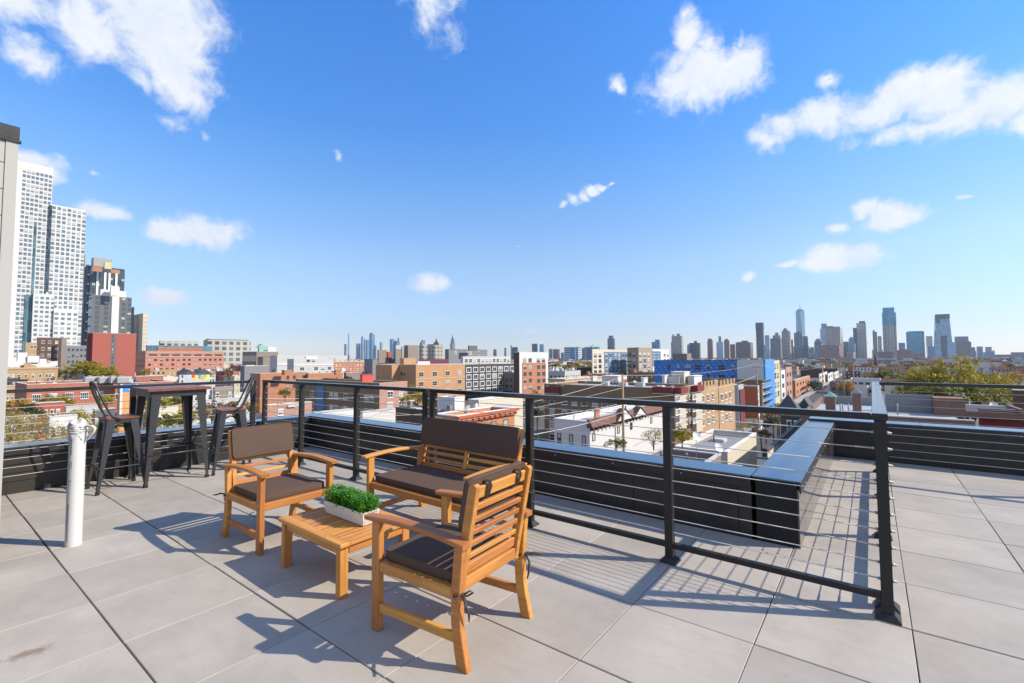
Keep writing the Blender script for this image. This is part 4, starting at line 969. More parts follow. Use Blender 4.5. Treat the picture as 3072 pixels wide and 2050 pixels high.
# houses and clutter seen under the rail, left
for (pL, pC, pR, d, py, w_, r_, l_) in ((432, 436, 520, 150, 1162, 'cream', 'roof_grey', 'cream low house beyond the bar table'), (524, 528, 575, 140, 1168, 'orange', 'roof_grey', 'low orange brick house right of the cream house'),
    (578, 584, 640, 132, 1170, 'white', 'roof_grey', 'white house below the mural wall'), (642, 648, 700, 135, 1163, 'greybrown', 'roof_dark', 'grey brown house right of the white one below the mural'), (700, 706, 752, 118, 1180, 'cream', 'roof_dark', 'pale green-grey house seen between the rail posts and the bar stool'),
    (560, 566, 640, 98, 1205, 'ltgrey', 'roof_white', 'grey low house with silver roof behind the trees'), (640, 650, 770, 92, 1200, 'ltgrey', 'roof_grey', 'wide grey low house with flat roof behind the far bar stool'),
    (60, 66, 200, 96, 1212, 'redsmooth', 'roof_grey', 'low red storefront behind the autumn trees at far left'), (200, 206, 300, 84, 1222, 'ltgrey', 'roof_white', 'low grey storefront behind the autumn trees near the white pipe'), (440, 448, 540, 78, 1225, 'cream', 'roof_grey', 'cream low house seen between the bar table legs'),
    (20, 26, 120, 70, 1252, 'white', 'roof_white', 'white low building behind the nearest autumn tree at far left'), (150, 158, 240, 66, 1250, 'white', 'roof_grey', 'white low building left of the white pipe top'), (285, 292, 352, 80, 1230, 'dkgrey', 'roof_dark', 'dark low building behind the near bar stool')):
    b = bld(l_, pL, pC, pR, d, py, w_, roofm=r_, name='house', cat='house', depth=9, nclut=2); 
    n_ = max(2, int((pR-pC)/22)); s_ = 1408*1.5/d; win(b, 'E', (pC+(pR-pC)*.14, pC+(pR-pC)*.86, n_), [py+s_*1.5, py+s_*3.4], (s_*.55, s_*.95), 'w')
# centre-left
b = bld('tan roofed long building left of the pale grey block', 727, 770, 834, 335, 1055, 'greybrown', roofm='roof_grey', cop='cop_tan', depth=20)
fbox(b, 'S', 729, 768, 1068, 1085, 'white_band', 'beige', .2)
b = bld('building topped by a green copper cupola on the horizon', 770, 778, 832, 420, 1054, 'beige', name='church_hall', cop='cop_white', nclut=0)
q = pbx(b, 'cupola', 773, 778, 801, 424, 1043, 'copper2', depth=6)
gable(q, 773.5, 800.5, 1032, 1043, 'copper2', 6); pbx(b, 'white_annex', 802, 804, 828, 426, 1041, 'white', depth=8)
b = bld('brown blank block in front of the pale grey building', 773, 790, 809, 262, 1071, 'greybrown', cop='cop_dark', nclut=0)
b = bld('large pale grey flat building with a long parapet, upper rear volume', 810, 832, 1040, 285, 1067, 'ltgrey', roofm='roof_white', cop='cop_white', nclut=6); fbox(b, 'E', 832, 1038, 1090, 1096, 'pale_band', 'white', .2)
win(b, 'E', [992, 1003], [1079], (6, 9), 'd')
b = bld('pale grey flat building with five windows in its lower front', 862, 882, 1001, 262, 1077, 'ltgrey', roofm='roof_white', cop='cop_white', nclut=2)
win(b, 'E', (907, 989, 5), [1107], (13, 10), 'w'); fbox(b, 'E', 882, 1001, 1094, 1098, 'pale_band', 'white', .2); pbx(b, 'roof_terrace_room', 915, 918, 952, 268, 1069, 'white', depth=5); win(b, 'E', [925, 940], [1083], (10, 7), 'd')
b = bld('small white and grey house left below the pale grey building', 722, 735, 806, 225, 1098, 'grey', roofm='roof_white', cop='cop_white', nclut=1); pbx(b, 'white_bulkhead', 735, 740, 764, 228, 1096, 'white', depth=4)
b = bld('row of brick houses with arched cornices behind the railing', 998, 1002, 1092, 285, 1085, 'rust', cop='cop_tan', corn='cop_tan'); win(b, 'E', (1010, 1084, 8), (1097, 1110, 2), (4, 6), 'w')
for k in range(6): gable(b, 1003+k*15, 1017+k*15, 1080, 1086, 'cop_tan', 1.)
b = bld('long orange brown brick building with stair bulkheads in shadow and sun', 752, 783, 928, 160, 1121, 'rust', roofm='roof_grey', cop='cop_tan', name='brick_building', nclut=5)
pbx(b, 'bulkhead', 846, 855, 876, 162, 1112, 'rust', depth=5, cap='cop_tan'); win(b, 'E', [865, 884, 912], [1133, 1160], (8, 11), 'd')
b = bld('orange brown brick building continuing right with its own bulkhead', 905, 926, 1030, 172, 1121, 'rust', roofm='roof_grey', cop='cop_tan', name='brick_building'); pbx(b, 'bulkhead', 1003, 1008, 1022, 174, 1110, 'rust', depth=4, cap='cop_tan')
win(b, 'E', [983, 996, 1011], [1138, 1160], (5, 9), 'd'); 
b = bld('grey concrete wall building left of the orange block', 1032, 1040, 1132, 185, 1118, 'greybrown', roofm='roof_dark', depth=14)
# orange block
b = bld('orange tan brick apartment block with stone trimmed windows', 1132, 1248, 1395, 150, 1094, 'orange', cop='cop_white', roofm='roof_white', nclut=6)
win(b, 'E', (1264, 1379, 4), [1124, 1153, 1182], (15, 15), 't'); fbox(b, 'E', 1248, 1395, 1137.5, 1139.5, 'stone_band', 'ftan', .12); pbx(b, 'stair_tower', 1200, 1212, 1248, 158, 1076, 'orange', depth=6, cap='cop_tan')
win(b, 'S', [1205, 1213], [1121], (6, 12), 'g'); pbx(b, 'white_roof_units', 1250, 1254, 1290, 160, 1085, 'white', depth=4)
fbox(b, 'S', 1150, 1198, 1095, 1180, 'projecting_bay', 'orange', 3.)
b = bld('dark grey building with box bulkheads and hooded vents behind the orange block', 1093, 1118, 1250, 190, 1078, 'grey', cop='cop_dark', nclut=3)
q = pbx(b, 'roof_box', 1212, 1224, 1256, 196, 1036, 'greybrown', depth=6, lo=1090); pbx(b, 'roof_box', 1132, 1136, 1160, 192, 1050, 'greybrown', lo=1090); pbx(b, 'vent_hood', 1140, 1145, 1164, 198, 1041, 'hvac', depth=3, lo=1052); pbx(b, 'roof_box', 1183, 1187, 1206, 194, 1051, 'greybrown', lo=1090)
pbx(b, 'vent_hood', 1184, 1188, 1203, 198, 1036, 'hvac', depth=3, lo=1048); pbx(b, 'roof_box', 1160, 1164, 1176, 196, 1056, 'redsmooth', lo=1090)
b = bld('dark grey building with louvred balconies between the roof boxes and the grey windowed block', 1250, 1256, 1345, 215, 1079, 'maroon', roofm='roof_dark', cop='cop_dark')
# brown building behind rail
b = bld('brown brick apartment building with a blue panel strip seen through the railing', 888, 1139, 1223, 118, 1149, 'brown', roofm='roof_white', cop='cop_tan', nclut=6)
b.cy_ = b.cy
win(b, 'S', [904, 939, 996, 1010, 1038, 1101, 1116], [1180, 1214, 1248], (9, 15), 'w'); fbox(b, 'S', 953, 976, 1152, 1232, 'blue_strip', 'bluep', .3)
fbox(b, 'E', 1139.2, 1222, 1150, 1275, 'pink_brick_face', 'pink', .06); win(b, 'E', [1171, 1205], [1184, 1217, 1250], (17, 18), 'w2', out=.061)
q = pbx(b, 'red_bulkhead', 1081, 1088, 1121, 125, 1125, 'redbox', depth=4, cap='redbox')
b = bld('low brick building with cream coping left of the parapet corner', 790, 806, 938, 78, 1211, 'pink', roofm='roof_dark', cop='cream', name='brick_building', hz=zat(938, 1189, 96)); win(b, 'E', [845], [1237], (14, 16), 'w')
b = bld('low shed with striped silver roof beyond the parapet', 938, 950, 1080, 62, 1240, 'white', roofm='roof_white', depth=8, name='shed', nclut=5)
b = bld('flat silver roofed low building behind the parapet corner', 1080, 1090, 1190, 60, 1238, 'white', roofm='roof_white', depth=10, name='shed', nclut=6)
b = bld('dark brown stained brick building behind the slatted bench', 1188, 1312, 1372, 56, 1230, 'dkbrown', roofm='roof_grey', cop='cop_dark', name='brick_building', hz=zat(1190, 1219, 62), nclut=2)
win(b, 'S', [1205, 1228, 1285], [1268], (10, 14), 'n'); pbx(b, 'chimney', 1226, 1232, 1240, 60, 1205, 'greybrown', cap='coping2', depth=.8)
b = bld('white boxy stair bulkhead building with a vertical corner, left of the cream blank wall', 1314, 1364, 1393, 58, 1193, 'white', cop='cop_white', name='white_building', nclut=1)
pbx(b, 'chimney', 1341, 1350, 1358, 56, 1217, 'greybrown', zb=zat(1350, 1245, 56), depth=.7)
b = bld('cream blank-walled building behind the red brick house', 1405, 1436, 1568, 78, 1178, 'cream', cop='cop_white', roofm='roof_grey', hz=zat(1568, 1180, 92), nclut=0, name='cream_building')
for k, p in enumerate((1482, 1496, 1508, 1520)):
    x, y = at(p, 88); t_ = thing('ac_condenser', ('first', 'second', 'third', 'fourth')[k]+' white condenser from the left on the cream building roof', 'air conditioner', (x-.8, y, b.zr), 0, 'condensers on the cream roof')
    solid('casing', t_, [(-.4, .4, -.45, .45, .1, 1.0)], 'white', bev=.03); bm = bmesh.new(); tube_bm(bm, [(.401, 0, .55), (.43, 0, .55)], .32, 16); new_obj('fan', mesh_bm('fan', bm, 'fdark'), t_)
b = bld('red brick house with bracketed terracotta cornice and white roof', 1300, 1372, 1543, 50, 1251, 'orange2', roofm='roof_white', cop='cop_white', name='brick_house', cat='house', hz=zat(1372, 1248, 50), nclut=0)
bm = bmesh.new(); bx(bm, b.x1+.001, b.x1+.55, b.y0-.3, b.y1+.3, b.z1-.30, b.z1-.06); bx(bm, b.x1+.001, b.x1+.3, b.y0-.1, b.y1+.1, b.z1-.75, b.z1-.301); b.fin(bm, 'cornice', 'rustpanel')
y = b.y0+.2
while y < b.y1: bm = bmesh.new(); bx(bm, b.x1+.301, b.x1+.48, y, y+.22, b.z1-.62, b.z1-.302); b.fin(bm, 'bracket', 'rustpanel'); y += .95
win(b, 'E', [1423, 1480, 1516], [1290], (18, 30), 'n'); pbx(b, 'roof_wall', 1446, 1450, 1536, 60, 1222, 'ltgrey', depth=.4)
for k, (p, dd) in enumerate(((1398, 56), (1404, 58), (1428, 58), (1434, 60))):
    x, y = at(p, dd); t_ = thing('patio_chair', 'white patio chair on the white roof of the red brick house, number of four: '+('far left' if k == 0 else 'second from left' if k == 1 else 'third from left' if k == 2 else 'far right'), 'chair', (x, y, b.zr), RC.uniform(0, 3), 'white chairs on a neighbouring roof')
    t_['label'] = ('leftmost', 'second', 'third', 'rightmost')[k]+' white patio chair on the red brick house roof'
    for sx in (-.2, .2):
        for sy in (-.2, .2): solid('leg', t_, [(sx-.02, sx+.02, sy-.02, sy+.02, 0, .44)], 'fwhite')
    solid('seat', t_, [(-.24, .24, -.24, .24, .441, .48)], 'fwhite'); solid('back', t_, [(-.24, -.2, -.24, .24, .481, .95)], 'fwhite')
# centre
b = bld('dark grey block with white framed square windows and a glazed top storey', 1380, 1395, 1541, 205, 1093, 'char', cop='cop_white', nclut=3)
win(b, 'E', (1406, 1535, 8), (1110.5, 1176, 4), (15, 16.5), 'W'); 
q = bld('', 1382, 1389, 1532, 207, 1070, 'ltgrey', cop='cop_white', parent=b.o, zb=b.z1+.002, nclut=0, par=.4); q.zb = b.z1; win(q, 'E', (1399, 1525, 12), [1083], (9, 12), 'w')
b = bld('grey panelled upper block left of the white framed window building', 1335, 1346, 1462, 235, 1048, 'grey', cop='cop_dark', nclut=4); pbx(b, 'lift_box', 1404, 1407, 1432, 240, 1037, 'dkgrey', depth=6)
win(b, 'E', [1367, 1404, 1412, 1436], [1060], (5, 9), 'w')
b = bld('brick apartment block framed in white panels with dark brown side wall', 1541, 1558, 1644, 200, 1056, 'white', cop='cop_white', nclut=3, roofm='roof_white')
fbox(b, 'S', 1541.2, 1557.5, 1058, 1200, 'brown_side', 'dkbrown', .05); fbox(b, 'E', 1566, 1637, 1089, 1200, 'brick_field', 'rust', .12)
for p in ([1574, 1590], [1615, 1630]): win(b, 'E', p, (1081, 1164, 5), (9.5, 12), 'g', out=.121)
b = bld('low green roofed shed in front of the autumn trees', 1677, 1684, 1742, 260, 1116, 'dkgrey', roofm='greenroof', cop='greenroof', name='shed', nclut=0)
b = bld('white low house among autumn trees right of the brick and white block', 1644, 1650, 1686, 300, 1101, 'white', cop='cop_white', name='house', cat='house'); b = bld('dark low building with roof clutter beside the blue and taupe block', 1730, 1738, 1778, 270, 1103, 'dkbrown', name='house', cat='house', nclut=6)
# peach row
b = bld('peach row of houses with wavy cornice in front of the blue and taupe block', 1645, 1693, 1806, 175, 1137, 'beige', cop='cop_tan', corn='cop_tan', roofm='roof_white', nclut=4); 
for k in range(4): gable(b, 1700+k*26, 1722+k*26, 1128, 1138, 'beige', 1.2)
win(b, 'E', (1702, 1800, 9), [1150], (5, 8), 'w')
# blue white taupe
b = bld('cream panelled block with a blue window field beside the taupe tower', 1775, 1777, 1884, 262, 1048, 'cream', cop='cop_white', nclut=5)
fbox(b, 'E', 1812, 1884, 1056, 1120, 'blue_field', 'bluep', .1); win(b, 'E', [1786, 1800], (1067, 1117, 4), (9, 12), 'g'); win(b, 'E', [1818, 1831, 1846, 1857, 1869, 1879], (1067, 1117, 4), (7, 12), 'w', out=.101)
fbox(b, 'E', 1777.2, 1884, 1120, 1145, 'taupe_base', 'taupe', .25)
b = bld('taupe clad corner tower of the blue and cream block', 1882, 1915, 1957, 275, 1043, 'taupe', cop='taupe', nclut=3)
win(b, 'S', [1890, 1902], (1064, 1117, 4), (9, 12), 'g'); win(b, 'E', [1921, 1934, 1946], (1066, 1118, 4), (8, 13), 'w')
b = bld('white and pale blue block end just left of the blue wrapped building', 1955, 1957, 2008, 305, 1047, 'white', cop='cop_white', nclut=2); fbox(b, 'E', 1958, 1982, 1054, 1100, 'blue_field', 'bluep', .1); win(b, 'E', [1962, 1975, 1994, 2004], (1066, 1082, 2), (6, 9), 'w', out=.101)
# blue wrapped
b = bld('long bright blue wrapped building under construction with framed window openings', 1962, 2290, 2319, 154, 1081, 'wrap', cop='cop_dark', roofm='roof_dark', name='unfinished_building', nclut=7)
ax_, c_ = plane(b, 'S'); win(b, 'S', [2006, 2034, 2198], [1102, 1130], (9, 16), 'g'); win(b, 'S', [2063, 2093, 2164], [1102, 1130], (18, 16), 'g2'); win(b, 'S', [2124], [1102, 1130], (10, 16), 'g')
fbox(b, 'S', 2211, 2290, 1080, 1160, 'white_sheathing', 'white', .15); fbox(b, 'E', 2291, 2319, 1079, 1235, 'bright_wrap', 'wrap2', .4); win(b, 'E', [2299], (1103, 1230, 5), (10, 20), 'd')
pbx(b, 'roof_shed', 2018, 2060, 2074, 180, 1061, 'greybrown', depth=6)
b = bld('narrow yellow sheathed house under construction at the end of the blue building', 2318, 2319.5, 2338, 169.5, 1082, 'yellow', name='unfinished_building', nclut=0, depth=10); win(b, 'E', [2324, 2332], (1100, 1215, 5), (5, 20), 'w')
b = bld('white narrow row house right of the yellow one', 2338, 2339.5, 2354, 182, 1112, 'white', name='row_house', nclut=0); win(b, 'E', [2347], (1130, 1215, 4), (6, 13), 'd')
b = bld('pink checked narrow row house right of the white one', 2354, 2355, 2374, 193, 1104, 'pink', name='row_house', nclut=1); win(b, 'E', [2361, 2369], (1125, 1210, 4), (4, 12), 'd')
b = bld('bright orange brick building with fire escape down the street', 2374, 2382, 2428, 214, 1142, 'orange2', name='row_house', cop='cop_tan'); win(b, 'E', (2390, 2422, 5), (1155, 1200, 3), (4, 9), 'd')
for k in range(3): fbox(b, 'E', 2400, 2414, 1165+k*17, 1167+k*17, 'fire_escape_landing', 'black', 1.2)
b = bld('old brick tenement with fire escapes beside the blue wrap', 2268, 2283, 2308, 149, 1142, 'greybrown', name='row_house', cop='cop_dark', corn='cop_dark'); win(b, 'E', (2287, 2304, 3), (1158, 1222, 4), (4, 11), 'w')
for k in range(4): fbox(b, 'E', 2286, 2306, 1168+k*20, 1170+k*20, 'fire_escape_landing', 'black', 1.)
b = bld('brown flat-walled building behind the crenellated tan houses', 2108, 2281, 2283, 148.5, 1140, 'brown', roofm='roof_dark', name='row_house', nclut=5)
b = bld('modern house with rust orange side and maroon stripe', 2227, 2268, 2275, 141, 1158, 'ltgrey', name='row_house', nclut=1, zb=ZG); fbox(b, 'S', 2227, 2267.5, 1160, 1290, 'rust_side', 'rustpanel', .1); win(b, 'E', [2271], (1175, 1240, 3), (3, 14), 'w')
b = bld('grey modern house with a maroon corner left of the rust orange one', 2190, 2212, 2228, 123, 1156, 'ltgrey', name='row_house', nclut=1); fbox(b, 'E', 2214, 2227.5, 1170, 1290, 'maroon_corner', 'maroon', .3); win(b, 'E', [2221], (1185, 1240, 3), (6, 14), 'd')
# brown apartment
b = bld('wide brown brick apartment house facing the railing, silver roof clutter on top', 1632, 2019, 2092, 84, 1163, 'brown', roofm='roof_white', cop='cop_tan', nclut=10, hz=zat(2019, 1165, 84))
zb_ = b.z1; A = hit(1632, 1073, 1, b.cy)
S_cols = [1655, 1692, 1722, 1752, 1784, 1812, 1838, 1872, 1904, 1934, 1964, 1992]
dL = (A-CAM).dot(FH)
win(b, 'S', S_cols, [1201, 1238, 1275, 1312], (15, 21), 'w')
for p0, p1 in ((1636, 1680), (1958, 2018)): fbox(b, 'S', p0, p1, 1160, 1178, 'red_mansard_panel', 'redmaroon', .5); fbox(b, 'S', p0, p1, 1178.5, 1181, 'stone_band', 'ftan', .6)
for p in (1640, 1685, 1965, 2012): fbox(b, 'S', p, p+7, 1156, 1160, 'battlement', 'cop_tan', .3)
fbox(b, 'E', 2020, 2040, 1166, 1300, 'bay', 'beige', .9); fbox(b, 'E', 2071, 2090, 1162, 1300, 'bay', 'beige', .9)
fbox(b, 'E', 2019.4, 2040.8, 1163, 1182, 'red_mansard_panel', 'redmaroon', 1.3); fbox(b, 'E', 2070.4, 2090.7, 1158, 1176, 'red_mansard_panel', 'redmaroon', 1.3, ref=2071)
q = Bd(); q.__dict__.update(b.__dict__); q.cx = b.cx+.9; win(q, 'E', [2026, 2034], [1198, 1239, 1280], (6, 15), 'w'); win(q, 'E', [2077, 2084], [1193, 1229, 1265], (5, 13), 'w'); win(b, 'E', [2047, 2056, 2066], [1197, 1234, 1271], (5, 13), 'w')
for (pL, pC, pR, py_, mt_) in ((1771, 1778, 1790, 1131, 'white'), (1805, 1852, 1880, 1130, 'white'), (1923, 1930, 1942, 1136, 'white'), (1985, 1992, 2008, 1128, 'white'), (2013, 2050, 2068, 1118, 'cream'), (2003, 2035, 2050, 1134, 'white'), (2062, 2080, 2104, 1130, 'white')):
    pbx(b, 'roof_bulkhead', pL, pC, pR, 112 if pC < 1900 else 102, py_, mt_, depth=2.5, cap='cop_white')
pbx(b, 'red_door', 1868, 1870, 1880, 111, 1139, 'redbox', depth=.2)
for k, (p, n_) in enumerate(((2095, 0), (2153, 1))):
    b = bld(('crenellated tan brick apartment house right of the red mansard bays', 'second crenellated tan brick house further down the street')[k], p-4, p, (2152, 2201)[k], (96, 108)[k], (1150, 1147)[k], 'tan', cop='cop_tan', nclut=4, roofm='roof_white')
    for q_ in range(5): fbox(b, 'E', p+2+q_*10, p+6+q_*10, (1146, 1142)[k], (1158, 1155)[k], 'crenel', 'tan', .3, ref=p)
    win(b, 'E', ([2106, 2121, 2135], [2162, 2175, 2187])[k], ([1198, 1234, 1270], [1193, 1226, 1259])[k], (6, 19), 'w')
# satellite dishes
def dish(px, py, d, z, r_, label):
    x, y = at(px, d); t_ = thing('satellite_dish', label, 'satellite dish', (x, y, z), RC.uniform(-.3, .5), 'satellite dishes on neighbouring roofs')
    h_ = zat(px, py, d)-z; tube('mast', t_, [(0, 0, 0), (0, 0, h_)], .03, 'fgrey', 6)
    bm = bmesh.new(); rings = []
    for q in range(5):
        rr_ = r_*q/4; zz = .35*r_*(q/4)**2; rings.append([bm.verts.new((rr_*math.cos(a_*math.pi/6), rr_*math.sin(a_*math.pi/6), zz)) for a_ in range(12)] if q else [bm.verts.new((0, 0, 0))])
    for a_ in range(12): bm.faces.new((rings[0][0], rings[1][a_], rings[1][(a_+1) % 12]))
    for q in range(1, 4):
        for a_ in range(12): bm.faces.new((rings[q][a_], rings[q+1][a_], rings[q+1][(a_+1) % 12], rings[q][(a_+1) % 12]))
    o = new_obj('reflector', mesh_bm('reflector', bm, 'fwhite'), t_, (0, 0, h_)); o.rotation_euler = (rad(60), 0, rad(40)); smooth(o)
    tube('feed_arm', t_, [(0, 0, h_-.1), (.35*r_, -.55*r_, h_+.1*r_), (.5*r_, -.75*r_, h_+.4*r_)], .02, 'fgrey', 5)
for p, y_, l_ in ((1903, 1147, 'white dish left on the brown apartment roof'), (1960, 1152, 'white dish in the middle of the brown apartment roof'), (2096, 1153, 'white dish at the right end of the brown apartment roof'), (1669, 1151, 'white dish at the left end of the brown apartment roof')): dish(p, y_, 104, b.z1-1.4, .38, l_)
# white house with gables
b = bld('white rendered house with brown bracketed eaves and twin gables', 1661, 1766, 1990, 52, 1266, 'white', roofm='roof_white', cop='cop_white', name='white_house', cat='house', hz=zat(1766, 1264, 52), nclut=2)
bm = bmesh.new()
for (o0, z0_), (o1, z1_) in zip([(.50, -.72), (.56, -.65), (.08, .16)], [(.56, -.65), (.08, .16), (-.2, .16)]):
    v = [bm.verts.new(q_) for q_ in ((b.x1+o0, b.y0-.3, b.z1+z0_), (b.x1+o0, b.y1+.3, b.z1+z0_), (b.x1+o1, b.y1+.3, b.z1+z1_), (b.x1+o1, b.y0-.3, b.z1+z1_))]; bm.faces.new(v)
v = [bm.verts.new(q_) for q_ in ((b.x1+.50, b.y0-.3, b.z1-.72), (b.x1+.56, b.y0-.3, b.z1-.65), (b.x1+.08, b.y0-.3, b.z1+.16), (b.x1-.2, b.y0-.3, b.z1+.16), (b.x1-.2, b.y0-.3, b.z1-.72))]; bm.faces.new(v)
v = [bm.verts.new(q_) for q_ in ((b.x1+.50, b.y0-.3, b.z1-.72), (b.x1+.50, b.y1+.3, b.z1-.72), (b.x1, b.y1+.3, b.z1-.72), (b.x1, b.y0-.3, b.z1-.72))]; bm.faces.new(v)
b.fin(bm, 'mansard_eave', 'roof_brown')
y = b.y0+.1
while y < b.y1: bm = bmesh.new(); bx(bm, b.x1+.002, b.x1+.45, y, y+.2, b.z1-1.05, b.z1-.725); b.fin(bm, 'bracket', 'roof_brown'); y += 1.0
for p0, p1, pt in ((1832, 1880, 1228), (1884, 1922, 1224)):
    A, B_ = hit(p0, 1073, 0, b.cx), hit(p1, 1073, 0, b.cx); zt = hit((p0+p1)/2, pt, 0, b.cx).z; zl = b.z1-.62; m_ = (A.y+B_.y)/2; bm = bmesh.new()
    f_ = [(A.y, zl), (B_.y, zl), (m_, zt)]; v1 = [bm.verts.new((b.x1+.68, y_, z_)) for y_, z_ in f_]; v2 = [bm.verts.new((b.x1-.7, y_, z_)) for y_, z_ in f_]
    bm.faces.new(v1); bm.faces.new(v2[::-1]); [bm.faces.new((v1[i], v2[i], v2[(i+1) % 3], v1[(i+1) % 3])) for i in range(3)]; bmesh.ops.recalc_face_normals(bm, faces=bm.faces); g_ = b.fin(bm, 'gable', 'white')
    bm = bmesh.new()
    for (ya, za), (yb, zb2) in (((A.y-.25, zl-.15), (m_, zt+.12)), ((m_, zt+.12), (B_.y+.25, zl-.15))):
        v = [bm.verts.new(q_) for q_ in ((b.x1+.8, ya, za), (b.x1+.8, yb, zb2), (b.x1-.1, yb, zb2), (b.x1-.1, ya, za))]; bm.faces.new(v)
    bmesh.ops.solidify(bm, geom=bm.faces[:], thickness=.12); b.fin(bm, 'gable_roof', 'roof_brown')
win(b, 'S', [1676, 1711, 1749], [1315], (11, 32), 'n'); win(b, 'E', [1778, 1852, 1890, 1950], [1312], (9, 24), 'n'); pbx(b, 'chimney', 1780, 1784, 1797, 58, 1232, 'rust', cap='rust', depth=.7); pbx(b, 'chimney', 1915, 1920, 1932, 66, 1222, 'beige', cap='coping2', depth=.8)
# low roofs behind the coping
b = bld('long cream-walled building with flat grey roof behind the front parapet', 2020, 2174, 2262, 48, 1345, 'cream', roofm='roof_grey', cop='cop_white', name='cream_building', hz=-8.2, nclut=2); dish(2082, 1310, 44, b.zr, .45, 'grey satellite dish on the flat grey roof behind the parapet'); dish(2146, 1345, 40, b.zr, .4, 'dark satellite dish nearest the parapet, right of the grey one')
b = bld('low dark roofed building with white fascia right behind the front parapet', 1850, 2050, 2155, 36, 1368, 'greybrown', roofm='roof_dark', name='low_building', hz=-7.6, nclut=5)
t_ = thing('brick_chimney', 'weathered grey brick chimney rising just behind the front parapet', 'chimney', (*at(1901, 34), -9)); solid('stack', t_, [(-.5, .5, -.4, .4, 0, 2.5)], M['greyrend']); solid('cap', t_, [(-.56, .56, -.46, .46, 2.501, 2.62)], 'coping2')
for k in range(3): solid('flue', t_, [(-.35+k*.28, -.2+k*.28, -.1, .1, 2.621, 2.78)], 'rust')
t_ = thing('roof_air_unit', 'wrapped black rooftop unit on the roof left of the short parapet', 'air conditioner', (*at(2196, 34), -7.7)); solid('casing', t_, [(-.5, .5, -.5, .5, .1, 1.25)], 'sub', bev=.06); solid('lid', t_, [(-.4, .4, -.4, .4, 1.251, 1.33)], 'fgrey', bev=.03)
b = bld('small beige sided building with black flat roof beyond the short parapet', 2262, 2395, 2520, 36, 1345, 'beige', roofm='roof_dark', cop='cop_dark', name='sided_house', cat='house', hz=-6.6, nclut=1); win(b, 'S', [2286, 2345], [1358], (16, 26), 'n')
b = bld('white low roof at the foot of the short parapet', 2200, 2330, 2420, 30, 1395, 'white', roofm='roof_white', name='low_building', hz=-7.5, nclut=1)
b = bld('dark slate blue house with white framed windows and hipped roof', 2336, 2402, 2440, 62, 1250, 'char', roofm='roof_slate', cop='cop_dark', name='slate_house', cat='house', depth=8, nclut=0); win(b, 'S', [2361, 2383], [1278], (13, 30), 'w'); win(b, 'E', [2411, 2428], [1276], (9, 26), 'w')
q = plan(2340, 2400, 2438, 62, 8); bm = bmesh.new(); bmesh.ops.create_cone(bm, cap_ends=True, segments=4, radius1=2.6, radius2=.1, depth=2.6); bmesh.ops.rotate(bm, verts=bm.verts, matrix=Matrix.Rotation(rad(45), 3, 'Z')); bmesh.ops.translate(bm, verts=bm.verts, vec=(b.x1-2, b.y0+3, b.z1+1.25)); b.fin(bm, 'turret_roof', 'roof_slate')
# right side roofs
b = bld('dark brick row with broad pale roof and chimneys beyond the far parapet', 2398, 2398.5, 2655, 44, 1243, 'dimbrick', roofm='roof_white', cop='coping2', name='brick_building', hz=-4.2, nclut=5)
for ch in list(b.o.children): bpy.data.objects.remove(ch)
x0_, x1_ = hit(2398, 1073, 1, at(2600, 40)[1]).x, hit(2916, 1073, 1, at(2600, 40)[1]).x; y0_ = at(2600, 40)[1]; o = b.o; z1_ = zat(2600, 1247, 40)
o.location = (x0_, y0_, ZG); b.x0, b.x1, b.y0, b.y1, b.cy, b.z1 = x0_, x1_, y0_, y0_+21, y0_, z1_
def rawb(x0, x1, y0, y1, z0, z1, nm, mt):
    bm = bmesh.new(); bx(bm, x0, x1, y0, y1, z0, z1); return b.fin(bm, nm, mt)
rawb(x0_, x1_, y0_, y0_+.3, ZG, z1_, 'wall', 'dimbrick'); rawb(x0_, x1_, y0_+.301, y0_+21, ZG, z1_-.75, 'body', 'dimbrick'); rawb(x0_+.1, x1_-.1, y0_+.302, y0_+20.9, z1_-.749, z1_-.70, 'roof', 'roof_white')
xx = x0_
while xx < x1_: rawb(xx, min(xx+1.2, x1_)-.03, y0_-.05, y0_+.36, z1_+.001, z1_+.09, 'coping_tile', 'coping2'); xx += 1.2
rawb(x0_-.05, x0_+.25, y0_+.37, y0_+21, z1_-.7, z1_-.1, 'side_parapet', 'dimbrick')
b.zr = z1_-.7
mid = hit(2660, 1073, 1, y0_).x
rawb(mid, mid+3.6, y0_+12.6, y0_+12.9, b.zr, zat(2660, 1174, 53), 'grey_wall', 'greyrend'); rawb(mid+3.62, mid+5.8, y0_+10.5, y0_+13.2, b.zr, zat(2760, 1178, 52), 'brick_bulkhead', 'dimbrick'); rawb(mid+5.82, mid+9.6, y0_+10.5, y0_+10.8, b.zr, zat(2800, 1214, 50), 'brick_wall', 'dimbrick'); rawb(mid+9.3, mid+9.6, y0_+10.81, y0_+16, b.zr, zat(2820, 1204, 50), 'brick_wall', 'dimbrick')
rawb(mid+5.82, mid+9.3, y0_+15.7, y0_+16, b.zr, zat(2800, 1195, 55), 'white_wall', 'white')
rawb(x0_+.4, mid-.2, y0_+18.5, y0_+18.9, b.zr, zat(2500, 1182, 60), 'render_wall', 'greyrend')
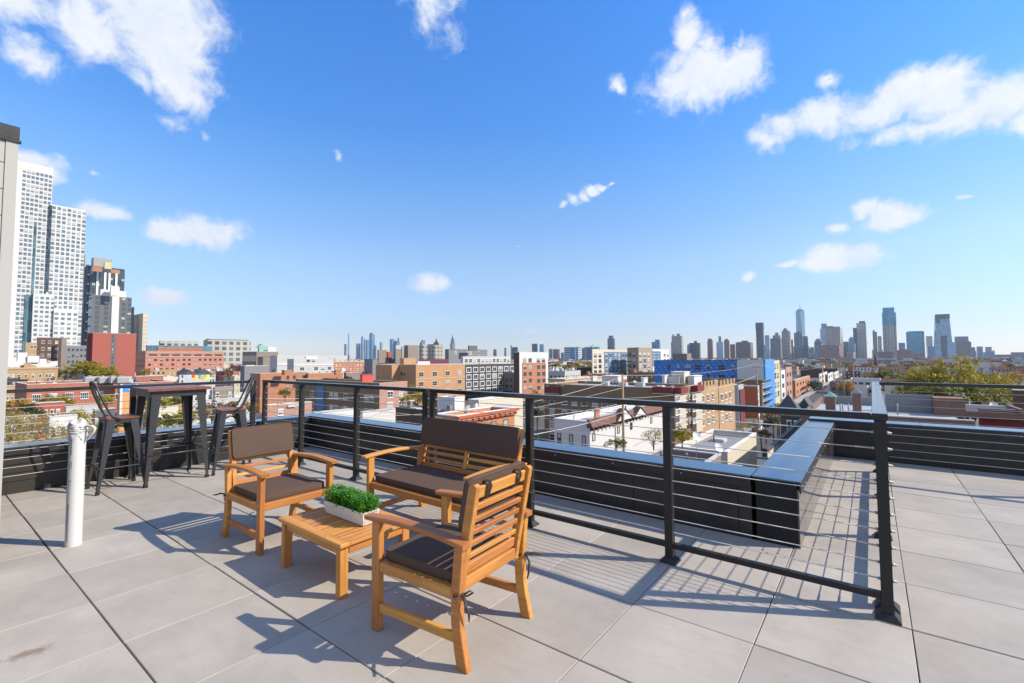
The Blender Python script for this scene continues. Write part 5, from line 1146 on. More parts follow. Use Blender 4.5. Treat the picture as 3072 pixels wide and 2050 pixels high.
def chimney(px, d, py, z, w, label, capm='copper2'):
    x, y = at(px, d); t_ = thing('brick_chimney', label, 'chimney', (x, y, z)); h_ = zat(px, py, d)-z; ww = w/FPX*d/2
    solid('stack', t_, [(-ww, ww, -ww, ww, .3, h_)], 'dimbrick'); solid('flashing', t_, [(-ww-.04, ww+.04, -ww-.04, ww+.04, 0, .299)], 'fgrey')
    solid('cap', t_, [(-ww-.1, ww+.1, -ww-.1, ww+.1, h_+.001, h_+.12)], capm)
    bm = bmesh.new(); bmesh.ops.create_cone(bm, cap_ends=True, segments=4, radius1=ww*1.35, radius2=.02, depth=.45); bmesh.ops.rotate(bm, verts=bm.verts, matrix=Matrix.Rotation(rad(45), 3, 'Z')); bmesh.ops.translate(bm, verts=bm.verts, vec=(0, 0, h_+.36)); new_obj('hood', mesh_bm('hood', bm, mat(capm)), t_)
chimney(2485, 48, 1191, b.zr, 24, 'green capped brick chimney on the left of the pale roof'); chimney(2564, 47, 1181, b.zr, 21, 'taller brick chimney in the middle of the pale roof', 'fgrey'); chimney(2626, 50, 1180, b.zr, 12, 'slim brick chimney just left of the inner corner railing', 'fgrey')
for p in (2514, 2521, 2538, 2684):
    bm = bmesh.new(); x, y = at(p, 46); tube_bm(bm, [(x, y, b.zr), (x, y, b.zr+1.1)], .07, 6); b.fin(bm, 'roof_vent', 'fgrey')
b = bld('dark red painted house with pale roof below the big tree at right', 2926, 2929, 3110, 44, 1229, 'redmaroon', roofm='roof_white', cop='cop_dark', name='red_house', cat='house', nclut=0, depth=9); fbox(b, 'S', 2929, 3110, 1229, 1252, 'dark_fascia', 'dkbrown', .3); pbx(b, 'chimney', 2936, 2937, 2958, 48, 1212, 'dimbrick', depth=.9); dish(2970, 1222, 50, b.zr, .5, 'white dish on the pale roof of the dark red house')
b = bld('dark brown brick building at the right edge behind the big tree', 3030, 3034, 3120, 70, 1172, 'dkbrown', name='brick_building', cop='coping2', depth=10)
b = bld('cream and pink bay-fronted row houses in the distance behind the street poles', 2454, 2455, 2480, 300, 1123, 'cream', name='row_house'); win(b, 'E', [2460, 2467, 2475], (1134, 1178, 4), (4, 8), 'd')
b = bld('white bay-fronted row house further down beside the cream one', 2480, 2481, 2497, 335, 1122, 'white', name='row_house'); win(b, 'E', [2486, 2493], (1132, 1172, 4), (3, 7), 'd')
b = bld('cream end house of the distant bay-fronted row', 2497, 2498, 2514, 375, 1119, 'cream', name='row_house'); win(b, 'E', [2503, 2510], (1128, 1165, 4), (3, 6), 'd')
b = bld('long dark brown flat building behind the distant row houses', 2400, 2510, 2516, 420, 1106, 'dkbrown', name='warehouse', roofm='roof_dark', nclut=8)
b = bld('white low shop building with dark windows beyond the brown roof', 2546, 2547, 2550, 205, 1137, 'white', name='shop', nclut=0)
for ch in list(b.o.children): bpy.data.objects.remove(ch)
bpy.data.objects.remove(b.o)
def bldS(label, pL, pR, d, py, wall, thick, **k):
    """building whose south wall spans pL..pR at depth d"""
    y = at((pL+pR)/2, d)[1]; x0, x1 = hit(pL, 1073, 1, y).x, hit(pR, 1073, 1, y).x
    pc = pR if pR < 2613 else pL
    c = Vector((x1 if pc == pR else x0, y, 0))-CAM; dd = c.dot(FH); z = zat((pL+pR)/2, py, d)
    q = Bd()
    if pc == pR: return bld(label, pL, pR, None, dd, 0, wall, hz=z, depth=thick, **k)
    WEST[0] = True; q = bld(label, None, pL, pR, dd, 0, wall, hz=z, depth=thick, **k); WEST[0] = False; return q
b = bldS('white low shop building with dark windows beyond the pale roof', 2547, 2640, 210, 1138, 'white', 18, name='shop', roofm='roof_white'); win(b, 'S', [2560, 2580, 2600], [1150], (14, 7), 'd')
b = bldS('tan low building with garage opening behind the inner corner post', 2596, 2640, 145, 1163, 'taupe', 10, name='shop'); win(b, 'S', [2612], [1174], (20, 9), 'n')
bldS('cream low warehouse left of the big tree', 2650, 2710, 180, 1154, 'cream', 12, name='shop', roofm='roof_white', nclut=6)
# elevated road, water tower, brick tower, stack
t_ = thing('viaduct', 'grey elevated roadway crossing far behind the low roofs', 'bridge', (*at(2560, 700), ZG))
y_ = at(2600, 700)[1]; xa, xb = hit(2480, 1073, 1, y_).x, hit(3200, 1073, 1, y_).x
solid('deck', t_, [(xa, xb, y_-6, y_+6, zat(2600, 1118, 700), zat(2600, 1112, 700))], 'ltgrey', off=t_.location)
xx = xa+10
while xx < xb: solid('pier', t_, [(xx-1.2, xx+1.2, y_-3, y_+3, ZG, zat(2600, 1118, 700)-.01)], 'ltgrey', off=t_.location); xx += 28
t_ = thing('brick_stack', 'dark brick chimney stack standing beyond the low roofs', 'chimney', (*at(2625, 640), ZG)); bm = bmesh.new(); tube_bm(bm, [(0, 0, 0), (0, 0, zat(2625, 1066, 640)-ZG)], [2.2, 1.6], 12); new_obj('stack', mesh_bm('stack', bm, 'dkbrown'), t_)
t_ = thing('brick_tower', 'square brick tower with pale pyramid cap at far right', 'tower', (*at(3011, 520), ZG)); h_ = zat(3011, 1084, 520)-ZG; solid('shaft', t_, [(-2.3, 2.3, -2.3, 2.3, 0, h_)], 'rust'); bm = bmesh.new(); bmesh.ops.create_cone(bm, cap_ends=True, segments=4, radius1=3.6, radius2=.1, depth=2.2); bmesh.ops.rotate(bm, verts=bm.verts, matrix=Matrix.Rotation(rad(45), 3, 'Z')); bmesh.ops.translate(bm, verts=bm.verts, vec=(0, 0, h_+1.1)); new_obj('cap', mesh_bm('cap', bm, 'copper2'), t_)

# ---- filler low-rise: ordinary roofs filling the blocks out to the horizon
RF = random.Random(99); occupied = []
wallset = ['red', 'tan', 'brown', 'white', 'cream', 'pink', 'beige', 'ltgrey', 'rust', 'dkbrown', 'greybrown', 'white']
protos = []
for k in range(14):
    w, l, h_ = RF.uniform(9, 18), RF.uniform(8, 20), RF.uniform(7.5, 13)
    wm_ = wallset[k % len(wallset)]; bm = bmesh.new(); bx(bm, 0, w, 0, l, 0, h_-.6); ring(bm, 0.01, w-.01, 0.01, l-.01, h_-.599, h_, .3); me_w = mesh_bm('wall', bm, wm_)
    bm = bmesh.new(); bx(bm, .3, w-.3, .3, l-.3, h_-.598, h_-.5)
    me_r = mesh_bm('roof', bm, RF.choice(['roof_white', 'roof_grey', 'roof_white', 'roof_dark']))
    bm = bmesh.new()
    for q in range(4): x, y, s_ = RF.uniform(1, w-3), RF.uniform(1, l-3), RF.uniform(.5, 2); bx(bm, x, x+s_, y, y+s_, h_-.499, h_+RF.uniform(.3, 2))
    me_c = mesh_bm('roof_bulkhead', bm, RF.choice(['white', 'rust', 'ltgrey']))
    bm = bmesh.new()
    fl = 2.9; z = 1.6
    while z < h_-1.6:
        y = 1.2
        while y < l-1: bx(bm, w+.001, w+.05, y, y+1., z, z+1.5); y += 2.6
        x = 1.2
        while x < w-1: bx(bm, x, x+1., -.05, -.001, z, z+1.5); x += 2.6
        z += fl
    me_g = mesh_bm('windows', bm, 'g1'); protos.append((w, l, h_, me_w, me_r, me_c, me_g, wm_))
def LM(p):
    for lim, s_ in ((180, 'below the white gridded towers'), (420, 'below the red clad block'), (700, 'around the salmon office'), (1040, 'around the pale grey flat building'), (1260, 'behind the dark roof boxes'), (1560, 'behind the white framed window block'), (1780, 'around the autumn tree row'), (2000, 'behind the blue and taupe block'),
                    (2320, 'behind the blue wrapped building'), (2560, 'behind the distant bay-fronted row'), (2720, 'below the tall two-tone tower'), (2880, 'below the tapered glass tower')):
        if p < lim: return s_
    return 'near the right edge'
NAMES = {'red': 'red brick', 'tan': 'tan brick', 'brown': 'brown brick', 'white': 'white', 'cream': 'cream', 'pink': 'pinkish brick', 'beige': 'beige', 'ltgrey': 'light grey', 'rust': 'orange brown brick', 'dkbrown': 'dark brown brick', 'greybrown': 'grey brown'}
cnt = 0
for px_, d, n in [(p, dd, 0) for dd in (235, 290, 350, 420, 500, 600, 720) for p in range(-20, 3100, max(26, int(24*1408/dd)))]:
    if dd_skip := False: pass
    p = px_+RF.uniform(-12, 12); dq = d*RF.uniform(.94, 1.06)
    if 2300 < p < 2440 and d < 500: continue
    x, y = at(p, dq)
    if -30 < x < -6: continue
    w, l, h_, a_, r_, c_, g_, wm_ = protos[RF.randrange(len(protos))]
    zt = -5.5-(4 if d < 400 else 0)*RF.random()
    if p > 2300: zt -= 3.5
    t_ = thing('low_rise_building', '%s low-rise in the %s rows, %s' % (NAMES[wm_], 'nearest' if d < 300 else 'middle' if d < 450 else 'farthest', LM(p)), 'building', (x-w, y, zt-h_), 0, 'distant low-rise buildings')
    new_obj('wall', a_, t_); new_obj('roof', r_, t_); new_obj('roof_bulkhead', c_, t_); new_obj('windows', g_, t_); cnt += 1
# very far districts, one mass
bm = bmesh.new()
for k in range(1500):
    d = RF.uniform(780, 2600); p = RF.uniform(-100, 3200); x, y = at(p, d); w, l = RF.uniform(10, 34), RF.uniform(10, 30); bx(bm, x, x+w, y, y+l, ZG, -8+RF.uniform(-4, 2.5)+(d/2600)*3, RF.randrange(5))
far_ = new_obj('distant_district', mesh_bm('distant_district', bm, 'greybrown', 'dkbrown', 'ltgrey', 'rust', 'roof_white')); tag(far_, 'hazy mass of low roofs reaching to the horizon', 'district', kind='stuff')

def setattr_group(o, g): o['group'] = g
# ---- skyline towers
def sky_t(label, pL, pR, py, d, mt, pC=None, name='skyscraper', extra=()):
    pC = pC or (pR-(pR-pL)*.18 if pR < 2613 else pL+1)
    if pR < 1500: pC = pL+(pR-pL)*.45
    if pL > 2613: b = plan(None, pL, pR, d, 40)
    else: b = plan(pL, pC, pR, d, 40)
    o = thing(name, label, 'skyscraper', (b.cx, b.cy, ZG)); b.o = o; z1 = zat((pL+pR)/2, py, d); b.z1 = z1
    def fin(bm, nm, m_): bmesh.ops.translate(bm, verts=bm.verts, vec=-o.location); return new_obj(nm, mesh_bm(nm, bm, mat(m_)), o)
    b.fin = fin; bm = bmesh.new(); bx(bm, b.x0, b.x1, b.y0, b.y1, ZG, z1); fin(bm, 'shaft', mt); b.zr = z1; b.d = d
    for e in extra:   # (pL,pR,py,mt)
        q = plan(None, e[0], e[1], d*1.003, 25) if e[0] > 2613 else plan(e[0], e[0]+(e[1]-e[0])*.8, e[1], d*1.003, 25)
        bm = bmesh.new(); bx(bm, q.x0, q.x1, q.y0, q.y1, z1 if e[2] < py else ZG, zat((e[0]+e[1])/2, e[2], d)); fin(bm, 'crown' if e[2] < py else 'wing', e[3])
    return b
def spire(b, px, py0, py1, w, mt='T_grey', d=None):
    d = d or b.d; x, y = at(px, d*1.004); bm = bmesh.new(); tube_bm(bm, [(x, y, zat(px, py0, d)), (x, y, zat(px, py1, d))], [w, w*.15], 6); b.fin(bm, 'spire', mt)
MT = 5200
sky_t('slim low blue tower left of the needle tower', 1032, 1039, 1032, MT, 'T_blue'); sky_t('needle-thin pale tower in the far midtown group', 1043, 1048.5, 1001, MT, 'T_pale')
sky_t('mid-blue slab left of the midtown cluster', 1068, 1081, 1031, MT, 'T_blue'); sky_t('pale flat-topped tower of the midtown cluster', 1082, 1095, 1014.5, MT, 'T_pale', extra=((1083, 1090, 1009, 'T_pale'),)); sky_t('low blue tower between the two midtown peaks', 1096, 1108, 1020, MT*.99, 'T_blue')
b = sky_t('tallest slanted-crown tower of the midtown cluster', 1107, 1124, 1004, MT, 'T_blue', extra=((1108, 1119, 998.5, 'T_blue'), (1120, 1129, 1036, 'T_pale')))
b = sky_t('small slanted tower right of the midtown cluster', 1139, 1149, 1030, MT, 'T_pale', extra=((1139, 1145, 1026, 'T_pale'),)); sky_t('blue slab with flat top above the dark roof boxes', 1169, 1184, 1017.5, MT, 'T_blue'); sky_t('blue slab right beside the flat-topped one', 1184, 1199, 1023, MT, 'T_blue', extra=((1192, 1197, 1014, 'T_grey'),))
sky_t('dark domed tower between the concrete apartment towers', 1263, 1275, 1021, MT, 'T_grey')
b = sky_t('tapered art deco tower with a spire on the midtown horizon', 1350, 1365, 1030, MT, 'T_grey', extra=((1352, 1363, 1020, 'T_grey'), (1354, 1361, 1013, 'T_grey'))); spire(b, 1357.5, 1014, 1004, 8)
sky_t('round-cornered concrete apartment tower left of the brown pair', 1257, 1281, 1034, 900, 'T_beige', extra=((1260, 1268, 1027, 'T_beige'),)); b = sky_t('broad concrete apartment tower topped by a pointed lantern', 1282, 1331, 1033, 950, 'T_beige', extra=((1300, 1318, 1027, 'T_beige'),)); spire(b, 1309, 1027, 1014, 3.)
for k, (a_, c_, y_, mt_) in enumerate(((1480, 1490, 1048.5, 'T_dark'), (1513, 1519, 1044, 'T_blue'), (1532, 1536, 1036.6, 'T_blue'), (1536, 1554, 1041.7, 'T_dark'), (1596, 1613, 1031.5, 'T_dark'), (1619, 1633, 1033, 'T_pale'), (1647, 1658, 1047, 'T_teal'), (1659, 1680, 1048, 'T_rb'), (1683, 1693, 1058, 'T_blue'), (1443, 1452, 1050, 'T_grey'), (1200, 1212, 1040, 'T_beige'), (1420, 1436, 1052, 'T_grey'))):
    sky_t(('dark low tower left of the brick and white block', 'tiny blue tower above the grey upper block', 'thin blue tower beside a wider dark one', 'wider dark tower beside the thin blue one', 'black slab tower directly above the brick and white block', 'pale slab tower right of the black slab', 'slim teal tower in the middle distance', 'red brown twin tower right of the slim teal one', 'small blue block left of the banded office', 'tiny grey tower above the white framed windows', 'beige tower peeping between the dark roof boxes', 'grey tower above the grey panelled block')[k], a_, c_, y_, 3000, mt_)
b = sky_t('wide banded office block with a dark blue centre strip', 1693, 1743, 1041.7, 1900, 'T_bands'); bm = bmesh.new(); A, B_ = at(1710, 1895), at(1727, 1895); sky_t('dark blue glazed strip tower in front of the banded office', 1711, 1727, 1043, 1880, 'T_blue')
sky_t('grey tower left of the pyramid-topped office', 1746, 1757, 1044, 2000, 'T_grey'); b = sky_t('blue banded office with pyramid top', 1754, 1799, 1041, 2000, 'T_blue'); q = plan(1770, 1785, 1794, 2000, 30)
bm = bmesh.new(); x, y = (q.x0+q.x1)/2, (q.y0+q.y1)/2; bmesh.ops.create_cone(bm, cap_ends=True, segments=4, radius1=22, radius2=.5, depth=14); bmesh.ops.translate(bm, verts=bm.verts, vec=(x, y, b.z1+5)); b.fin(bm, 'pyramid', 'copper2')
sky_t('green-grey tower rising behind the cream and blue block', 1823, 1846, 1015, 2000, 'T_grey', extra=((1827, 1841, 1007, 'T_grey'),)); sky_t('grey-blue tower with a slanted roof left of the blue wrap', 1956, 1982, 1026, 2100, 'T_blue', extra=((1966, 1981, 1019, 'T_blue'),))
JC = 2200
rows_ = [('beige notched tower left of the dark curved one', 2016, 2051, 1008, 'T_beige', ((2031, 2042, 1001, 'T_beige'), (2018, 2024, 1003, 'T_beige'))), ('dark teal block in front of the beige notched tower', 2014, 2042, 1026, 'T_teal', ((2020, 2031, 1023, 'T_teal'),)),
 ('curved dark blue tower left of the slim brown ones', 2068, 2102, 1029, 'T_dark', ((2083, 2092, 1023, 'T_dark'), (2062, 2070, 1034, 'T_blue'))), ('slim red brown tower standing alone', 2123, 2140, 1021, 'T_rb', ((2125, 2137, 1016, 'T_rb'),)), ('glass tower with twisted tower behind', 2150, 2173, 1026, 'T_pale', ((2157, 2165, 1009, 'T_grey'),)),
 ('slim red brown tower beside the glass one', 2173, 2190, 1021, 'T_rb', ((2176, 2186, 1017, 'T_rb'),)), ('grey brown tower left of the wide brown block', 2191, 2207, 1033, 'T_brown', ()), ('wide brown apartment block with stepped top', 2208, 2260, 1027, 'T_brown', ((2226, 2246, 1022, 'T_brown'), (2214, 2228, 1026, 'T_brown'))),
 ('tall dark stacked-box tower', 2270, 2294, 989, 'T_dark', ((2269, 2295, 967.5, 'T_dark'), (2271, 2296, 1035, 'T_dark'))), ('pale blue tower behind the stacked-box tower', 2296, 2311, 1006, 'T_pale', ((2300, 2311, 1021, 'T_pale'),)),
 ('broad grey gridded office tower with a rounded crown', 2312, 2348, 1015, 'T_grey', ((2320, 2344, 1006, 'T_grey'), (2327, 2338, 998, 'T_beige'))), ('pointed beige apartment tower', 2347, 2375, 993, 'T_beige', ((2351, 2366, 987, 'T_beige'), (2355, 2361, 984, 'T_beige'))), ('slim dark red tower', 2368, 2381, 1019, 'T_rb', ()),
 ('dark teal glass tower in front of the tallest spire', 2384, 2413, 998, 'T_teal', ((2391, 2406, 995, 'T_teal'),)), ('grey brown tower right of the dark teal one', 2412, 2426, 1009, 'T_grey', ()), ('small white office low in the skyline', 2429, 2452, 1058, 'T_grid', ()),
 ('pale blue tower behind the beige gridded slab', 2463, 2485, 986, 'T_pale', ((2467, 2485, 970.5, 'T_blue'),)), ('beige gridded slab tower', 2480, 2531, 980, 'T_beige', ((2482, 2506, 978, 'T_beige'),)), ('red brown block with white window grids', 2461, 2529, 1035, 'T_rb', ((2495, 2512, 1032, 'T_beige'),)),
 ('dark tower left of the white framed one', 2562, 2574, 984, 'T_dark', ()), ('white framed tower with dark rear half', 2573, 2606, 969, 'T_grid', ((2581, 2602, 963, 'T_dark'), (2605, 2618, 967, 'T_dark'))), ('stepped grey brown tower with descending top', 2619, 2634, 996, 'T_grey', ((2620, 2627, 990, 'T_grey'),)),
 ('lower stepped grey tower to the right', 2634, 2647, 1009, 'T_beige', ()), ('blue domed block left of the white framed tower', 2548, 2564, 1016, 'T_blue', ((2552, 2561, 1011, 'T_blue'),)), ('dark teal low block between slab and blue dome', 2531, 2549, 1025, 'T_teal', ()),
 ('broad white slab with rows of windows', 2564, 2631, 1030, 'T_grid', ((2590, 2606, 1028, 'T_grid'),)), ('pale low wing left of the white slab', 2540, 2564, 1057, 'T_grid', ()),
 ('small pale tower behind the bright teal office', 2780, 2800, 1009, 'T_beige', ()), ('bright teal glass office', 2720, 2776, 996, 'T_tealb', ((2726, 2772, 994, 'T_teal'),)), ('distant blue block left of the bright teal office', 2696, 2717, 1029, 'T_blue', ()), 
 ('brown brick housing block below the tall two-tone tower', 2634, 2682, 1056, 'T_brown', ()), ('red brown housing block below the teal office', 2690, 2738, 1051, 'T_rb', ((2700, 2722, 1048, 'T_rb'),)), ('low red block under the teal office', 2738, 2767, 1060, 'T_rb', ()),
 ('grey blue block left of the tapered tower', 2782, 2803, 1040, 'T_blue', ()), ('pale gridded riverside block', 2842, 2870, 1027, 'T_pale', ()), ('brown gridded riverside tower with pale crown', 2866, 2916, 1026, 'T_brown', ((2872, 2910, 1022, 'T_beige'), (2866, 2908, 1010, 'T_grey'))),
 ('distant dark blue block at the right of the skyline', 2933, 2950, 1040, 'T_blue', ()), ('small distant tower left of the dark blue block', 2916, 2927, 1042, 'T_blue', ()), ('faint far tower near the right edge', 2977, 2985, 1052, 'T_blue', ()), ('long low brown block at the right edge of the skyline', 2985, 3110, 1064, 'T_brown', ((3034, 3110, 1057, 'T_grey'),)), ('low distant block group right of the riverside tower', 2950, 2976, 1057, 'T_blue', ())]
for k, (l_, a_, c_, y_, mt_, ex) in enumerate(rows_):
    dd = 2200+(k*37 % 260)-(350 if 'white slab' in l_ or 'housing' in l_ or 'red block' in l_ or 'white window grids' in l_ or 'wing left' in l_ else 0)+(700 if 'behind' in l_ else 0); sky_t(l_, a_, c_, y_, dd, mt_, extra=ex)
RS = random.Random(4)
for k in range(34):
    p = RS.uniform(2262, 2960); w_ = RS.uniform(9, 24); y_ = RS.uniform(1036, 1062)
    if 2590 < p < 2690: y_ = max(y_, 1050)
    k_ = RS.choice(['T_blue', 'T_grey', 'T_teal', 'T_beige', 'T_pale', 'T_dark']); setattr_group(sky_t('%s %s %s block in the skyline, %s' % ('low' if y_ > 1050 else 'mid-height', 'narrow' if w_ < 14 else 'broad', {'T_blue': 'blue', 'T_grey': 'grey', 'T_teal': 'teal', 'T_beige': 'beige', 'T_pale': 'pale blue', 'T_dark': 'dark'}[k_], LM(p)), p, p+w_, y_, RS.uniform(2700, 3400), k_).o, 'blocks behind the downtown towers')
def taper(label, pL, pR, pLt, pRt, py0, py1, d, mt, nm='skyscraper', topm=None, twist=False):
    x, y = at((pL+pR)/2, d); w = (pR-pL)/FPX*d/2*.98; k_ = RT.x-FH.x*((pL+pR)/2-1536)/FPX; w /= k_; wt_ = (pRt-pLt)/FPX*d/2*.98/k_; z1 = zat((pL+pR)/2, py1, d)-ZG; o = thing(nm, label, 'skyscraper', (x, y, ZG))
    bm = bmesh.new()
    lo = [bm.verts.new((sx*w, sy*w, 0)) for sx, sy in ((-1, -1), (1, -1), (1, 1), (-1, 1))]; zb_ = 30
    lo2 = [bm.verts.new((sx*w, sy*w, zb_)) for sx, sy in ((-1, -1), (1, -1), (1, 1), (-1, 1))]
    if twist: hi = [bm.verts.new((q_[0]*w, q_[1]*w, z1)) for q_ in ((0, -1), (1, 0), (0, 1), (-1, 0))]
    else: hi = [bm.verts.new((sx*wt_, sy*wt_, z1)) for sx, sy in ((-1, -1), (1, -1), (1, 1), (-1, 1))]
    for i in range(4):
        j = (i+1) % 4; bm.faces.new((lo[i], lo[j], lo2[j], lo2[i]))
        if twist: bm.faces.new((lo2[i], lo2[j], hi[i])); bm.faces.new((lo2[j], hi[j], hi[i]))
        else: bm.faces.new((lo2[i], lo2[j], hi[j], hi[i]))
    bm.faces.new(hi); new_obj('shaft', mesh_bm('shaft', bm, mt), o); return o, z1, w
t = NT('pale_blue_curtain_wall'); v = t.coord(); s = t.n('ShaderNodeSeparateXYZ'); t.l(v, s.inputs[0]); bd = t.math('LESS_THAN', t.math('FRACT', t.math('DIVIDE', s.outputs[2], 4.2)), .14)
c = t.mix(t.noise(t.mapping(v, (.01, .01, .004)), 1., 3), (.13, .27, .38), (.27, .44, .55)); c = t.mix(bd, c, (.16, .28, .37)); M['T_wtc'] = t.fin(c, .25)
o, z1, w = taper('tallest pale blue faceted tower with a mast on the downtown skyline', 2390, 2417, 2393, 2414, 1073, 933.5, 3600, 'T_wtc', twist=True)
bm = bmesh.new(); tube_bm(bm, [(0, 0, z1), (0, 0, z1+2), (0, 0, z1+12)], [w*.8, w*.8, w*.8], 16); new_obj('parapet_ring', mesh_bm('parapet_ring', bm, 'T_blue'), o)
bm = bmesh.new(); tube_bm(bm, [(0, 0, z1), (0, 0, z1+26), (0, 0, z1+27), (0, 0, z1+66)], [3.6, 3, 1.6, .6], 8); new_obj('mast', mesh_bm('mast', bm, 'T_grey'), o)
o, z1, w = taper('tapered blue glass tower with rounded shoulders at right of the skyline', 2801, 2857, 2805, 2847, 1073, 948, 2150, 'T_pale')
solid('crown', o, [(-w*.72, w*.72, -w*.72, w*.72, z1+.1, z1+6)], 'T_dark'); solid('crown_screen', o, [(-w*.80, -w*.3, -w*.93, -w*.80, z1-34, z1+5.9), (-w*.29, w*.79, -w*.93, -w*.80, z1-14, z1+5.9)], 'T_dark'); solid('lower_bay', o, [(-w*.3, w*.35, -w*1.04, -w*.9, 0, 110)], 'T_dark')
b = sky_t('tall two-tone tower, blue glass above and pale stone below', 2650, 2693, 976, 2250, 'T_beige', extra=((2649.5, 2693.5, 939, 'T_tealb'), (2652, 2689, 923.5, 'T_tealb')))
for p in (2656, 2664, 2673, 2682): 
    A = hit(p, 1073, 1, b.cy); bm = bmesh.new(); bx(bm, A.x-2.5, A.x+2.5, b.cy-1.6, b.cy-.1, ZG, zat(2670, 976, 2250)); b.fin(bm, 'pier', 'T_grid')
b = sky_t('grey-blue domed tower left of the beige gridded slab', 2444, 2468, 1026, 2600, 'T_blue'); bm = bmesh.new(); bmesh.ops.create_uvsphere(bm, u_segments=20, v_segments=10, radius=18); bmesh.ops.scale(bm, verts=bm.verts, vec=(1, 1, 1.1)); bmesh.ops.translate(bm, verts=bm.verts, vec=(*at(2456, 2616), b.z1)); b.fin(bm, 'dome', 'T_grey')

# ---- trees
def crown_mesh(name, seed, mtl, n=3200, lobes=14, leaf=.30, w=1., h=1.):
    """unit crown about 2 wide, 1.6 high: leaf faces clustered on limbs, gaps between clumps"""
    r_ = random.Random(seed); bm = bmesh.new(); cl = []
    for k in range(lobes):
        a = r_.uniform(0, 6.283); e = r_.uniform(-.35, 1.25); rd = r_.uniform(.35, .78)
        cl.append((Vector((math.cos(a)*math.cos(e)*rd, math.sin(a)*math.cos(e)*rd, .62+math.sin(e)*rd*.72)), r_.uniform(.20, .40)))
    sub = []
    for c, s in cl:
        for q in range(9):
            d = Vector((r_.gauss(0, 1), r_.gauss(0, 1), r_.gauss(0, .8))).normalized(); sub.append((c+d*s*r_.uniform(.5, 1.05), s*r_.uniform(.22, .5)))
    for k in range(n):
        c, s = sub[r_.randrange(len(sub))]; d = Vector((r_.gauss(0, 1), r_.gauss(0, 1), r_.gauss(0, .75))).normalized(); p = c+d*s*r_.random()**.45
        nn = (d+Vector((r_.uniform(-.3, .9), r_.uniform(-.5, .6), r_.uniform(-.1, 1.))))
        nn = nn.normalized(); t1 = nn.orthogonal().normalized(); t1.rotate(Matrix.Rotation(r_.uniform(0, 6.28), 3, nn)); t2 = nn.cross(t1); l_ = leaf*r_.uniform(.6, 1.3)
        bm.faces.new([bm.verts.new(q_) for q_ in (p-t1*l_*.5, p+t2*l_*.3, p+t1*l_*.5, p-t2*l_*.3)])
    return mesh_bm(name, bm, mtl), cl
def trunk_mesh(seed, cl):
    r_ = random.Random(seed); bm = bmesh.new(); tube_bm(bm, [(0, 0, -1.1), (.01, 0, -.4), (0, .02, .1), (0, 0, .5)], [.06, .048, .04, .02], 7)
    for c, s in cl[:9]: st = Vector((0, 0, r_.uniform(-.1, .3))); m_ = st.lerp(c, .5)+Vector((0, 0, -.06)); tube_bm(bm, [st, m_, c], [.024, .015, .005], 5, cap=False)
    return mesh_bm('trunk', bm, 'bark')
CR = {}
def crowns(key, mtl, n=3200, leaf=.05, lobes=16):
    CR[key] = []
    for s in range(3):
        me, cl = crown_mesh('crown', hash(key) % 1000 if False else sum(map(ord, key))+s*17, mtl, n, lobes, leaf); CR[key].append((me, trunk_mesh(s+5, cl)))
crowns('green', 'lf_green', 4200, .075); crowns('yg', 'lf_yg', 6500, .075, 26); crowns('dark', 'lf_dark', 3600, .085); crowns('big', 'lf_yg', 15000, .05, 44); crowns('biggreen', 'lf_green', 12000, .055, 40); crowns('aut', 'lf_aut', 2300, .05, 30); crowns('orange', 'lf_orange', 3200, .08); crowns('brown', 'lf_brown', 3000, .08)
for k in list(CR): pass
TI = 0
def tree(label, px, d, pyTop, wpx, key, hk=1., group=None, zb=ZG):
    """wpx crown width in photo pixels"""
    global TI
    TI += 1; x, y = at(px, d); R_ = wpx/FPX*d/2/.98; z1 = zat(px, pyTop, d); H = R_*hk; me, tr = CR[key][TI % 3]
    o = thing('tree', label, 'tree', (x, y, zb), 0, group)
    c = new_obj('crown', me, o, (0, 0, z1-H*1.35-zb)); c.scale = (R_, R_, H); c.rotation_euler = (0, 0, TI*1.3); c['kind'] = 'stuff'
    k = (z1-H*1.35-zb)/1.05
    bt_ = new_obj('trunk', tr, o, (0, 0, z1-H*1.35-zb)); bt_.scale = (R_, R_, H); bt_.rotation_euler = c.rotation_euler
    hh = z1-H*1.35-zb-H*1.0
    if hh > 0: tube('lower_trunk', o, [(0, 0, 0), (0, 0, hh+.1)], [R_*.075, R_*.06], 'bark', 7)
    return o
# big tree at right built from three crowns of one tree mass
tree('big bushy yellow-green tree behind the right railing, tallest crown', 2870, 92, 1078, 250, 'big', 1.2); tree('yellow-green tree joining the big one on its left side', 2775, 96, 1102, 190, 'big', 1.1); tree('yellow-green tree joining the big one on its right side', 2962, 90, 1110, 180, 'big', 1.1)
tree('darker low crown under the big yellow-green tree', 2900, 86, 1136, 250, 'biggreen', .9); tree('lower left dark green crown below the big tree', 2790, 88, 1146, 180, 'biggreen', .9)
tree('yellow-green tree in front of the red clad block', 262, 205, 1080, 120, 'yg', .75); tree('green tree left of the yellow-green one by the red block', 200, 210, 1092, 90, 'green', .8); tree('yellow tree top right of the red block trees', 320, 200, 1100, 80, 'yg', .75); tree('small orange tree before the salmon office', 444, 215, 1103, 34, 'orange', 1.)
tree('brown autumn tree right of the mural house', 690, 230, 1098, 60, 'brown', 1.)
